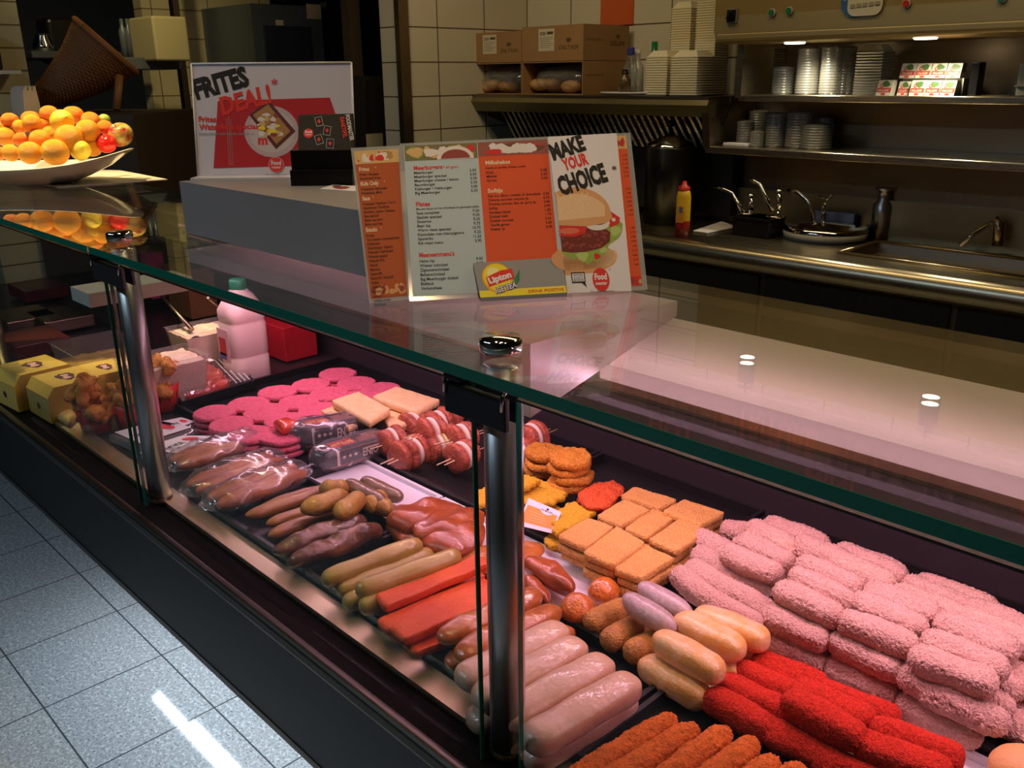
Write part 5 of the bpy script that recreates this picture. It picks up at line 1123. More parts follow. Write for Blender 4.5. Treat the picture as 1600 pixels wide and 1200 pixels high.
# ================================================================ FRUIT BOWL
BZ = 1.2530
ctr = PD(20, 262, 2.0); ctr.z = BZ
rx_ = Vector((RT.x, RT.y, 0)).normalized(); ry_ = Vector((FW.x, FW.y, 0)).normalized()
CER = mat('white_ceramic', (.72, .70, .62), .18, coat=.6)
t = thing('fruit_bowl', 'long white ceramic bowl with upswept tips, heaped with oranges and apples', 'bowl', tuple(ctr))
mb = MB(); vs = []; seg = 72; rings = [(.05, .0, 0), (.45, .001, 0), (.50, .002, 0), (.62, .008, .2), (.80, .017, .6), (.93, .031, .9), (1.0, .038, 1), (.985, .039, 1), (.92, .033, .9), (.78, .019, .6), (.6, .011, .2), (.4, .012, 0), (.05, .010, 0)]
for a_, z, k in rings:
    for j in range(seg):
        q = 2*PI*j/seg; cc, ss = math.cos(q), math.sin(q); vs.append(ctr+rx_*(.275*a_*cc)+ry_*(.125*a_*ss)+Vector((0, 0, z+k*.034*abs(cc)**3)))
nr = len(rings); mb.add(vs, [(i*seg+j, i*seg+(j+1) % seg, (i+1)*seg+(j+1) % seg, (i+1)*seg+j) for i in range(nr-1) for j in range(seg)]+[list(range(seg))[::-1]], CER, True); mb.build('bowl', t)
ORA = mat('orange_peel', (.92, .38, .02), .32, bump=(26, .5, 'v')); MAN = mat('mandarin_peel', (.90, .25, .012), .35, bump=(24, .5, 'v'))
LEM = mat('lemon_peel', (.86, .66, .05), .35, bump=(22, .4)); APR = mat('apple_skin', (.42, .02, .03), .2, var=(1.1, (.62, .55, .12), .85)); REDF = mat('red_fruit', (.78, .02, .015), .15); LIM = mat('lime_peel', (.42, .50, .10), .35)
GRN = mat('fruit_stalk', (.12, .12, .03), .7)
def fruit_data(name, mt, sq=1.0, dent=.06, tip=0):
    mb = MB(); vs = []; nu, nv = 22, 32
    for i in range(nu+1):
        a_ = PI*i/nu; z = math.cos(a_); r_ = math.sin(a_); d_ = dent*math.exp(-(r_/.22)**2)
        for j in range(nv):
            q = 2*PI*j/nv; vs.append((r_*math.cos(q)*(1+.015*math.sin(3*q)), r_*math.sin(q), (z*sq-d_*(1 if z > 0 else -1)+tip*math.exp(-(r_/.2)**2)*(1 if z > 0 else -1))))
    me = bpy.data.meshes.new(name); me.from_pydata(vs, [], [(i*nv+j, i*nv+(j+1) % nv, (i+1)*nv+(j+1) % nv, (i+1)*nv+j) for i in range(nu) for j in range(nv)]); me.materials.append(mt)
    me.polygons.foreach_set('use_smooth', [True]*len(me.polygons)); return me
stk = MB(); stk.tube([(0, 0, .8), (.03, 0, .95), (.1, 0, 1.08)], .035, GRN, 6); st_me = bpy.data.meshes.new('stalk'); st_me.from_pydata(stk.v, [], stk.f); st_me.materials.append(GRN)
fd = {'o': fruit_data('orange', ORA, .96, .03), 'm': fruit_data('mandarin', MAN, .84, .06), 'l': fruit_data('lemon', LEM, 1.15, 0, .16), 'a': fruit_data('apple', APR, .9, .28), 'r': fruit_data('red_apple', REDF, .92, .2), 'g': fruit_data('lime', LIM, .95, .05)}
nm = {'o': ('orange', 'orange'), 'm': ('mandarin', 'mandarin'), 'l': ('lemon', 'lemon'), 'a': ('apple', 'apple'), 'r': ('apple', 'apple'), 'g': ('lime', 'lime')}
fr = [(75, 140, 66, 'm', 1, 'top row, over the bowl centre'), (240, 130, 72, 'm', 3, 'top row, behind the bright front ones'), (155, 190, 55, 'o', 1, 'second row from the top'), (250, 165, 72, 'o', 0, 'bright one high in the middle'), (385, 85, 70, 'm', 2, 'highest of the heap'),
      (485, 150, 88, 'l', 1, ''), (350, 175, 55, 'm', 2, 'between the bright orange and the lemon'), (570, 100, 82, 'm', 3, 'top row behind the lemon'), (710, 140, 72, 'm', 3, 'top row toward the tip'), (815, 135, 45, 'g', 4, ''), (822, 195, 62, 'm', 2, 'beside the apple at the tip'),
      (940, 252, 98, 'a', 2.2, ''), (685, 225, 92, 'o', 1, 'large one above the lemon coloured fruit'), (540, 280, 105, 'o', 0, 'largest one in the middle of the heap'), (395, 250, 66, 'o', 2, 'pale one behind the middle row'), (310, 290, 78, 'o', 0, 'middle row, yellowish'),
      (165, 290, 62, 'm', 0, 'middle row, small'), (50, 270, 78, 'o', 1, 'middle row toward the bowl centre'), (835, 322, 75, 'r', 1.4, ''), (720, 350, 75, 'o', 1.5, 'front row behind the lemon'), (628, 375, 76, 'l', .2, ''), (430, 390, 105, 'o', -1, 'front row, largest one'),
      (235, 395, 90, 'o', -1, 'front row, second largest'), (85, 395, 68, 'o', -1, 'front row, smaller'), (-10, 400, 62, 'm', -1, 'front row, cut by the picture edge'), (-40, 200, 80, 'o', 2, 'middle, cut by the picture edge')]
for i, (u, v_, r_, k, row, lab) in enumerate(fr):
    D = 1.955+row*.03; c = PD(u/5, 160+v_/5, D); R = r_/5/FPX*D
    if not lab: lab = {'l': 'beside the topmost mandarins' if i < 10 else 'in the front row', 'g': 'peeking from behind at the tip', 'a': '', 'r': ''}[k]
    L = {'a': 'large red and yellow apple at the tip of the fruit bowl', 'r': 'small bright red apple in front of the large one', 'l': 'yellow lemon in the fruit bowl, ' + lab, 'g': 'green lime in the fruit bowl, ' + lab}.get(k, nm[k][0]+' in the fruit bowl, '+lab)
    o = tag(put(fd[k], nm[k][0], Matrix.Translation(c) @ Matrix.Rotation(random.uniform(-.7, .7) if k != 'l' else 1.2, 4, 'Y') @ Matrix.Rotation(random.uniform(0, 6), 4, 'Z') @ Matrix.Scale(R, 4)), L, nm[k][1], 'fruit heaped in the white bowl')
    if k in 'ar':
        o.matrix_local = Matrix.Translation(c) @ Matrix.Rotation(.35, 4, 'Y') @ Matrix.Rotation(.5, 4, 'X') @ Matrix.Scale(R, 4); put(st_me, 'stalk', Matrix.Identity(4), o)
# ================================================================ BACK COUNTER AND KITCHEN WALL
WT = .92
t = thing('kitchen_worktop', 'long stainless worktop with rolled front edge and sunken sink', 'worktop', (-.8, 2.9, WT))
x0, x1 = -2.75, 1.6; s0, s1, sy0, sy1 = P(1338, 388, WT).x, P(1640, 420, WT).x, 2.735, 3.02
mb = MB()
mb.bb(x0, s0, 2.62, 3.12, WT-.03, WT, M_steel); mb.bb(s1, x1, 2.62, 3.12, WT-.03, WT, M_steel); mb.bb(s0, s1, 2.62, sy0, WT-.03, WT, M_steel); mb.bb(s0, s1, sy1, 3.12, WT-.03, WT, M_steel); mb.build('top', t)
mb = MB(); pr = [(2.64, .0), (2.62, .004), (2.60, .002), (2.588, -.008), (2.58, -.025), (2.58, -.045), (2.588, -.062), (2.60, -.072), (2.64, -.075)]
mb.add([(x, y, WT+z) for x in (x0, x1) for y, z in pr], [(i, i+1, 10+i, 9+i) for i in range(8)], M_steel, True); mb.build('rolled_edge', t)
mb = MB(); mb.add([(s0, sy0, WT), (s1, sy0, WT), (s1, sy1, WT), (s0, sy1, WT), (s0+.03, sy0+.03, WT-.16), (s1-.03, sy0+.03, WT-.16), (s1-.03, sy1-.03, WT-.16), (s0+.03, sy1-.03, WT-.16)], [(0, 1, 5, 4), (1, 2, 6, 5), (2, 3, 7, 6), (3, 0, 4, 7), (4, 5, 6, 7)], M_steel_dark)
mb.tube([(s0, sy0, WT+.003), (s1, sy0, WT+.003), (s1, sy1, WT+.003), (s0, sy1, WT+.003), (s0, sy0, WT+.003)], .006, M_steel, 8); mb.build('sink', t)
t = thing('base_cabinet', 'dark steel cabinet row under the kitchen worktop', 'cabinet', (-.8, 2.9, 0))
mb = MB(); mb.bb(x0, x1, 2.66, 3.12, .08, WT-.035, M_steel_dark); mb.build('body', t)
for k in range(7): mb = MB(); mb.bb(x0+.01+k*.62, x0+.61+k*.62, 2.648, 2.66, .1, WT-.09, mat('cabinet_front', (.030, .026, .020), .45, metal=.2)); mb.build('door', t)
# backsplash step
z = PY(1250, 300, 3.12).z; mb = MB(); mb.bb(PY(1080, 285, 3.12).x, x1, 3.10, 3.124, WT, z, mat('warm_splash', (.42, .34, .20), .35, metal=.85)); struct(mb.build('trim_4'))
# shelves
def shelf(y, xL, zt, th, lab, dep_back=3.12):
    t = MB(); t.box(((xL+x1)/2, (y+dep_back)/2, zt-th/2), (x1-xL, dep_back-y, th), M_steel, None, .003); return tag(t.build('wall_shelf', loc=(xL, y, zt)), lab, 'shelf', 'stainless wall shelves')
a = PY(1154, 148, 2.86); shelf(2.86, a.x, a.z, .021, 'upper stainless wall shelf carrying the cup towers and red portion packs'); SH1 = a.z
a = PY(1102, 230, 2.83); shelf(2.83, a.x, PY(1300, 239, 2.83).z, .024, 'lower stainless wall shelf carrying the short cup stacks'); SH2 = PY(1300, 239, 2.83).z
# extraction hood with controls
HY = 2.70; HB = PY(1400, 58, HY).z; HX = PY(1116, 40, HY).x
t = thing('extraction_hood', 'stainless extraction hood with buttons and display over the worktop', 'hood', (-.5, 2.9, HB))
hood_l = mat('hood_steel', (.46, .35, .16), .42, metal=.7); mb = MB(); mb.bb(HX, x1, HY, 3.12, HB+.03, HB+.5, hood_l); mb.box(((HX+x1)/2, HY+.21, HB+.02), (x1-HX, .42, .04), hood_l, None, .014); mb.build('canopy', t)
def on_hood(px, py): return PY(px, py, HY-.002)
def disc_y(mb, c, r, th, mt, n=24): mb.add([(c.x+r*math.cos(2*PI*i/n), c.y-k, c.z+r*math.sin(2*PI*i/n)) for k in (0, th) for i in range(n)], [list(range(n, 2*n))]+[(i, (i+1) % n, n+(i+1) % n, n+i) for i in range(n)], mt)
c = on_hood(1145, 25); mb = MB(); mb.box((c.x, c.y-.004, c.z), (.036, .008, .042), flat('switch_grey', (.22, .22, .22))); mb.box((c.x, c.y-.008, c.z), (.032, .004, .036), M_black); disc_y(mb, c+Vector((0, -.008, 0)), .012, .01, M_black); mb.box((c.x, c.y-.022, c.z), (.007, .012, .026), M_black, Matrix.Rotation(.5, 3, 'Y')); mb.build('rotary_switch', t)
for px, py, col, nmx in ((1207, 20, (.02, .16, .08), 'green'), (1234, 17, (.02, .16, .08), 'green'), (1417, 6, (.5, .03, .02), 'red'), (1566, -2, (.02, .16, .08), 'green')):
    c = on_hood(px, py); mb = MB(); disc_y(mb, c, .0125, .006, flat('button_ring', (.4, .38, .32), .3)); disc_y(mb, c+Vector((0, -.006, 0)), .009, .004, flat('button_'+nmx, col, .25)); mb.build('push_button', t)
c = on_hood(1350, -4); mb = MB()
def rrect_y(mb, c, w_, h_, r, th, mt):
    pts = []
    for (sx, sz, a0) in ((1, 1, 0), (-1, 1, PI/2), (-1, -1, PI), (1, -1, 3*PI/2)):
        for k in range(6): q = a0+PI/2*k/5; pts.append((c.x+sx*(w_/2-r)+r*math.cos(q), c.y, c.z+sz*(h_/2-r)+r*math.sin(q)))
    mb.prism(pts, (0, -th, 0), mt)
rrect_y(mb, c+Vector((-.022, 0, 0)), .09, .105, .04, .004, flat('panel_blue', (.03, .12, .30))); rrect_y(mb, c+Vector((.008, -.004, 0)), .105, .10, .025, .003, flat('panel_white', (.55, .52, .42)))
mb.box((c.x+.010, c.y-.008, c.z+.022), (.075, .003, .045), flat('panel_display', (.03, .02, .02), .2))
for k in range(5): mb.box((c.x-.028+k*.0185, c.y-.008, c.z-.022+.001*k), (.013, .003, .010), flat('panel_key', (.30, .28, .24)))
for dz_ in (.018, -.002):
    s_ = 1 if dz_ > 0 else -1; cc = c+Vector((-.056, -.0045, dz_)); mb.add([cc+Vector((-.005, 0, -.004*s_)), cc+Vector((.005, 0, -.004*s_)), cc+Vector((0, 0, .005*s_))], [(0, 1, 2)], W_)
mb.build('control_panel', t)
M_lampon = mat('hood_lamp_glow', (1.0, .86, .6), .5, emit=9)
for px, py in ((1237, 66), (1442, 58)):
    a = PY(px, py, HY+.10); c = Vector((a.x, HY+.12, HB-.001)); mb = MB(); mb.lathe(c, [(0, -.004), (.03, -.004), (.034, 0), (.0, 0)], M_lampon, 24); mb.build('lamp', t)
# vertical bracket and cables left of the shelves
a = PY(1158, 70, 2.84); b = PY(1150, 150, 2.84); mb = MB(); mb.bb(a.x-.012, a.x+.012, 2.84, 3.12, SH1-.01, HB+.03, M_steel); tag(mb.build('shelf_upright', loc=tuple(a)), 'narrow steel upright at the left end of the upper shelf', 'bracket')
mb = MB(); pts = [PY(x, y, 2.9) for x, y in ((1142, 150), (1140, 168), (1131, 190), (1120, 212), (1118, 238))]; mb.tube(pts, .0035, M_black, 8); tag(mb.build('power_cable', loc=tuple(pts[0])), 'dark cable hanging at the left end of the wall shelves', 'cable')
# cup towers and tub stacks
CUPC = glass_mat('cup_plastic', (.72, .72, .70), 1.45, .10, .2, .32, (.8, .78, .7)); CUPW = mat('foam_white', (.72, .66, .50), .5); CUPD = glass_mat('cup_plastic_dull', (.6, .6, .6), 1.45, .08, .3, .25, (.5, .48, .44))
def stack(px0, px1, ytop, ybot, Y, mt, lab, grp, z=None, square=True, lean=0, n=None, taper=0, name='cup_stack'):
    a = PY(px0, ybot, Y); b = PY(px1, ybot, Y); tp = PY((px0+px1)/2, ytop, Y); z0 = a.z if z is None else z; wd = (b.x-a.x)*.98; h = tp.z-z0; c = Vector(((a.x+b.x)/2, Y+wd/2, z0))
    n = n or max(6, int(h/.0085)); mb = MB(); prof = []
    for k in range(n): zz = h*k/n; r = wd/2*(1-taper*k/n); prof += [(r*.93, zz), (r, zz+h/n*.55), (r, zz+h/n*.8)]
    top = .88
    prof += [(wd/2*(1-taper)*.9, h), (wd/2*(1-taper)*.62, h+ (.02 if square else .004)), (0, h+(.02 if square else .004))]
    mb.lathe(c, prof, mt, 4 if square else 28, 1.38 if square else 1, 1.38 if square else 1, PI/4 if square else 0, smooth=not square)
    return tag(mb.build(name, loc=tuple(c)), lab, 'stack of containers', grp)
FH = PY(900, 149, 2.80).z
G1 = 'foam tub stacks beside the bread boxes'
stack(1006, 1041, 88, 149, 2.84, CUPW, 'short stack of white foam tubs right beside the bread boxes', G1, FH, name='tub_stack')
stack(1044, 1088, 88, 149, 2.82, CUPW, 'second short stack of white foam tubs beside the bread boxes', G1, FH, name='tub_stack')
stack(1042, 1074, 12, 149, 2.95, CUPW, 'tall stack of white foam tubs behind the short stacks', G1, FH, name='tub_stack')
stack(1080, 1113, -6, 149, 2.93, CUPW, 'tallest stack of white foam tubs against the hood', G1, FH, name='tub_stack')
G2 = 'clear cup towers on the upper wall shelf'
for a in ((1196, 1229, 105, 2.95, 'shortest tower at the left end'), (1233, 1268, 76, 2.93, 'second, brightly lit under the lamp'), (1271, 1303, 74, 2.93, 'third, brightly lit under the lamp'), (1300, 1326, 74, 2.99, 'fourth, slightly behind')):
    stack(a[0], a[1], a[2], 147, a[3], CUPC, 'tower of clear plastic cups on the upper shelf, ' + a[4], G2, SH1, False, name='cup_tower')
stack(1330, 1374, 80, 147, 2.95, CUPD, 'dull grey tower of square containers on the upper shelf', None, SH1, name='container_tower')
stack(1170, 1206, 76, 147, 3.04, CUPD, 'dull square container tower at the back of the upper shelf', None, SH1, name='container_tower')
G3 = 'cup stacks on the lower wall shelf'
for a in ((1143, 1168, 190, 2.93, 'left end, narrow'), (1166, 1186, 206, 2.9, 'small one in front'), (1187, 1216, 178, 2.93, 'third from the left end, tall'), (1217, 1256, 176, 2.93, 'widest and tallest'), (1241, 1286, 196, 2.90, 'right end, low and wide'), (1160, 1190, 174, 3.03, 'behind, in the shade'), (1262, 1292, 184, 3.03, 'behind at the right end')):
    stack(a[0], a[1], a[2], 229, a[3], CUPC, 'stack of clear plastic cups on the lower shelf, ' + a[4], G3, SH2, False, name='cup_stack')
a = PY(1128, 226, 2.87); b = PY(1164, 226, 2.87); mb = MB(); mb.box(((a.x+b.x)/2, 2.9, SH2+.006), (b.x-a.x, .05, .011), W_, None, .002); tag(mb.build('flat_container', loc=tuple(a)), 'flat white lid lying on the lower shelf end', 'lid')
# red portion packs
RP = flat('pack_red', (.55, .06, .04), .4); RG = flat('pack_green', (.08, .16, .05), .4); RW = flat('pack_white', (.62, .58, .48), .4)
def portion(px0, px1, py0, py1, Y, z, lab, k, tilt=.35, flip=False):
    a = PY(px0, py1, Y); b = PY(px1, py1, Y); tp = PY(px0, py0, Y); h = tp.z-a.z; c0 = Vector((a.x, Y, z)); wv = Vector((b.x-a.x-.001, 0, 0)); uv = Vector((0, .35*h, h))
    mb = MB(); mb.prism([c0, c0+uv, c0+uv+Vector((0, .03, 0)), c0+Vector((0, .035, 0))], wv, RW)
    S = Sheet(mb, c0, c0+wv, c0+wv+uv, c0+uv, 40, 30); A, B_ = (RP, RG) if not flip else (RG, RP)
    S.rect(1, 6, 39, 15, RP); S.blob(22, 22, 12, 6, RG, 2, seed=k); S.ell(12, 19, 5, 4, RP, 3); S.ell(12, 19, 2, 1.6, RW, 4); S.text('SALADE', 5, 8, 6, RW, 3, .02, fit=28); S.rect(14, 1, 26, 5, RP, 2)
    return tag(mb.build('portion_pack', loc=tuple(c0)), 'red and green portion pack on the upper shelf, ' + lab, 'portion pack', 'red portion packs on the upper shelf')
for k in range(3): portion(1420+k*24, 1443+k*24, 122, 146, 2.90, SH1, ['front row, first', 'front row, middle', 'front row, last'][k], k)
zz = SH1+.051
for k in range(4): portion(1405+k*24, 1428+k*24, 96, 119, 2.93, zz, ['top row, dim first one', 'top row, second', 'top row, third', 'top row, last'][k], k+5)
mb = MB(); a = PY(1405, 146, 2.93); b = PY(1500, 146, 2.93); mb.bb(a.x, b.x, 2.945, 3.0, SH1, zz-.001, RW); tag(mb.build('portion_pack_carton', loc=(a.x, 2.95, SH1)), 'pale carton under the top row of portion packs', 'carton')
portion(1368, 1391, 122, 146, 2.90, SH1, 'single one at the left', 11); portion(1401, 1419, 124, 146, 2.92, SH1, 'dim one beside the front row', 12)
a = PY(1517, 146, 2.95); mb = MB(); mb.box((a.x, 2.98, SH1+.048), (.026, .05, .095), M_black, None, .003); tag(mb.build('black_box', loc=tuple(a)), 'narrow black box beside the red portion packs', 'box')
mb = MB(); a = PY(1592, 146, 2.92); mb.box((a.x+.015, 2.97, SH1+.045), (.055, .08, .088), CUPW, None, .002); mb.box((a.x+.015, 2.965, SH1+.028), (.062, .085, .004), CUPW); tag(mb.build('white_carton', loc=tuple(a)), 'white carton at the right edge of the upper shelf', 'carton')
# fryer hood with slanted filter slats
FY = 2.80
t = thing('fryer_hood', 'low stainless fryer hood with curved cheek and slanted filter slats', 'hood', (-2.4, 2.95, FH))
fx0, fx1 = PY(735, 150, FY).x, PY(1108, 152, FY).x; zc = PY(900, 178, FY).z; zb = PY(900, 250, FY).z
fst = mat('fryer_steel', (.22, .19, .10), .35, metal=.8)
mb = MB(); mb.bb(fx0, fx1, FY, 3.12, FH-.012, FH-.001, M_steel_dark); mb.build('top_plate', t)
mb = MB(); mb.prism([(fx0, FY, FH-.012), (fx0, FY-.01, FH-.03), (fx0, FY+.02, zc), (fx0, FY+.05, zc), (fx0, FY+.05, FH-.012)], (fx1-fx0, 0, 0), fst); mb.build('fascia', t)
xl2 = PY(706, 215, FY).x
mb = MB(); cur = [(fx0, FY, FH-.005)]+[(fx0-(fx0-xl2)*(s_**1.6), FY, FH-.005-(FH-zb)*s_*.9) for s_ in (.2, .4, .6, .8, 1.0)]
for i in range(5):
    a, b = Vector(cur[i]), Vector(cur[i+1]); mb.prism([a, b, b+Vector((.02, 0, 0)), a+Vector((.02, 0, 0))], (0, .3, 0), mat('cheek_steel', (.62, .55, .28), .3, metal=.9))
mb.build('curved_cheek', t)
mb = MB(); mb.prism([(fx1-.004, FY-.0, FH-.005), (fx1-.004, FY+.03, PY(1085, 232, FY).z), (fx1-.004, 3.12, PY(1085, 232, FY).z), (fx1-.004, 3.12, FH-.005)], (-.03, 0, 0), M_steel_dark); mb.build('side_panel', t)
mb = MB(); mb.bb(fx0-.1, fx1-.04, 3.05, 3.12, zb-.2, zc+.05, M_blackmatte); mb.build('back_plate', t)
for k in range(34):
    x = fx0+.05+k*(fx1-fx0-.12)/34; mb = MB(); zt_ = zc+.0; zb_ = zc-.13
    A, B_ = Vector((x-.045, 2.98, zt_)), Vector((x+.03, 3.0, zb_)); mb.prism([A, A+Vector((.010, .003, 0)), B_+Vector((.010, .003, 0)), B_], (0, .018, 0), M_steel); mb.build('filter_slat', t)
# fryer unit below, mostly hidden by the menus
t = MB(); t.bb(-3.05, x0-.01, 2.70, 3.0, .03, 1.08, M_blackmatte); tag(t.build('fryer_cabinet', loc=(-2.5, 2.9, 0)), 'black fryer cabinet under the low hood behind the menu card', 'fryer')
# soup kettle
c = P(1048, 348, WT+.001); c.y = 2.90; c.x = PY(1046, 300, 2.90).x; top = PY(1048, 231, 2.80).z; t = thing('soup_kettle', 'black round soup kettle with chrome lid beside the mustard bottle', 'kettle', tuple(c))
r_ = (PY(1096, 300, 2.86).x-PY(1000, 300, 2.86).x)/2*.68
mb = MB(); mb.lathe((c.x, c.y, WT+.001), [(0, 0), (r_, 0), (r_, top-WT-.01), (r_*.97, top-WT), (0, top-WT)], mat('kettle_black', (.008, .007, .007), .3), 44); mb.build('pot', t)
mb = MB(); mb.lathe((c.x, c.y, top), [(r_*.96, 0), (r_*.9, .012), (r_*.55, .026), (r_*.52, .034), (0, .038)], M_chrome, 40); mb.build('lid', t)
mb = MB(); mb.tube([(c.x-.01, c.y, top+.036), (c.x-.01, c.y, top+.07)], .006, M_black, 10); mb.lathe((c.x-.01, c.y, top+.068), [(0, 0), (.012, 0), (.014, .012), (.008, .024), (0, .026)], M_black, 16); mb.build('knob', t)
# mustard bottle
c = P(1068, 349, WT+.001); c.y = 2.655; c.x = PY(1068, 320, 2.655).x; h = PY(1068, 283, c.y).z-WT; wd = (PY(1081, 320, c.y).x-PY(1056, 320, c.y).x)
MUS = mat('mustard_yellow', (.80, .48, .03), .35); t = thing('sauce_bottle', 'yellow and red squeeze bottle with red cap in front of the black kettle', 'bottle', tuple(c))
mb = MB(); r_ = wd/2*.8
mb.lathe(c, [(0, 0), (r_, 0), (r_*1.02, h*.30)], mat('sauce_red', (.62, .03, .02), .35), 30, 1, .8); mb.lathe(c+Vector((0, 0, h*.30)), [(r_*1.02, 0), (r_*1.0, h*.42), (r_*.85, h*.52), (r_*.5, h*.56)], MUS, 30, 1, .8); mb.build('body', t)
mb = MB(); mb.lathe(c+Vector((0, 0, h*.84)), [(r_*.75, 0), (r_*.75, h*.06), (r_*.35, h*.09), (r_*.25, h*.16), (0, h*.16)], mat('sauce_red', (.62, .03, .02), .35), 24); mb.build('cap', t)
mb = MB(); mb.box((c.x+.002, c.y-r_*.80, c.z+h*.42), (r_*1.1, .003, h*.3), flat('mustard_label', (.70, .30, .04))); mb.box((c.x+.006, c.y-r_*.82, c.z+h*.5), (r_*.5, .003, h*.1), flat('label_blue', (.10, .16, .35))); mb.build('label', t)
# sauce pump block
a, b = P(1143, 366, WT+.001), P(1250, 362, WT+.001); h = PY(1145, 337, a.y).z-WT
t = thing('sauce_pump_block', 'black block with two chrome sauce pumps on the worktop', 'sauce pump', tuple(a))
mb = MB(); mb.bb(a.x, a.x+(b.x-a.x)*.96, a.y, a.y+.11, WT+.001, WT+h, M_black, .004); mb.bb(a.x, a.x+(b.x-a.x)*.96, a.y-.004, a.y+.114, WT+h-.008, WT+h, M_black); mb.build('block', t)
for (nx, ny), (mx_, my), (bx, by), (px, py), (qx, qy) in (((1117, 292), (1145, 302), (1163, 335), (1174, 332), (1174, 305)), ((1170, 281), (1188, 288), (1207, 330), (1217, 328), (1218, 298))):
    Y = a.y+.05; A = PY(bx, by, Y); B_ = PY(mx_, my, Y); C = PY(nx, ny, Y); mb = MB(); mb.tube([A, A.lerp(B_, .6), B_, B_.lerp(C, .5)+Vector((0, 0, .003)), C], .0075, M_chrome, 14); mb.build('spout', t)
    A = PY(px, py, Y+.02); B_ = PY(qx, qy, Y+.02); mb = MB(); mb.tube([A-Vector((0, 0, .01)), B_], .009, M_chrome, 14); mb.lathe(B_, [(.014, -.004), (.014, .004), (.006, .006), (0, .006)], M_chrome, 18); mb.build('plunger', t)
    mb = MB(); mb.lathe(Vector((PY(bx, by, Y).x, Y+.02, WT+h)), [(0, 0), (.034, 0), (.03, .007), (0, .009)], M_chrome, 26); mb.build('collar', t)
q = [P(1083, 362, WT+.002), P(1105, 365, WT+.002), P(1150, 356, WT+.002), P(1128, 347, WT+.002)]; mb = MB(); mb.prism(q, (0, 0, .004), W_); tag(mb.build('napkin', loc=tuple(q[0])), 'white cloth lying between the sauce bottle and pump block', 'cloth')
# round sauce pot with pump
c = P(1284, 372, WT+.001); r_ = (PY(1346, 370, c.y).x-PY(1221, 370, c.y).x)/2*.97
t = thing('round_sauce_pot', 'round white rimmed sauce pot with chrome lid and bent pump spout', 'sauce pot', tuple(c))
c.y += .02
mb = MB(); mb.lathe(c, [(0, 0), (r_*.98, 0), (r_, .022), (r_*.98, .028)], flat('pot_white', (.66, .60, .50)), 48); mb.build('rim', t)
mb = MB(); mb.lathe(c+Vector((0, 0, .028)), [(r_, 0), (r_*.99, .012), (r_*.93, .016), (r_*.70, .012), (r_*.66, .022), (0, .026)], M_chrome, 48); mb.build('lid', t)
mb = MB(); Y = c.y-.01; mb.tube([PY(1270, 362, Y), PY(1272, 335, Y), PY(1262, 313, Y), PY(1246, 299, Y), PY(1231, 298, Y)], .0085, M_chrome, 14); mb.build('spout', t)
mb = MB(); mb.tube([PY(1285, 362, Y), PY(1288, 325, Y), PY(1290, 316, Y)], [.010, .009, .006], M_chrome, 14); mb.tube([PY(1280, 306, Y), PY(1292, 312, Y), PY(1300, 305, Y)], .004, M_chrome, 10); mb.build('plunger', t)
# steel flask
c = P(1374, 371, WT+.001); r_ = (PY(1393, 350, c.y).x-PY(1358, 350, c.y).x)/2*.85; h = PY(1376, 293, c.y).z-WT
mb = MB(); mb.lathe(c, [(0, 0), (r_, 0), (r_, h*.66), (r_*.62, h*.76), (r_*.62, h*.92), (r_*.95, h*.96), (r_*.95, h), (r_*.3, h*1.01), (0, h*1.01)], mat('flask_steel', (.52, .52, .50), .3, metal=.9), 32); tag(mb.build('steel_flask', loc=tuple(c)), 'grey steel shaker flask with narrow neck next to the sink', 'flask')
# tap
t = thing('sink_tap', 'small chrome tap with bent lever at the back of the sink', 'tap', tuple(P(1500, 385, WT)))
Y = 3.05; mb = MB(); mb.tube([PY(1558, 384, Y), PY(1562, 352, Y), PY(1553, 342, Y)], .016, M_steel, 12); mb.build('body', t); mb = MB(); mb.tube([PY(1555, 344, Y), PY(1520, 366, Y-.02), PY(1500, 384, Y-.04)], .008, M_chrome, 10); mb.build('spout', t)
q = PY(1300, 338, 3.05); mb = MB(); mb.box((q.x, 3.07, WT+.05), (.16, .03, .06), W_, None, .006); tag(mb.build('towel_roll', loc=(q.x, 3.07, WT+.02)), 'white folded towel behind the round sauce pot', 'towel')

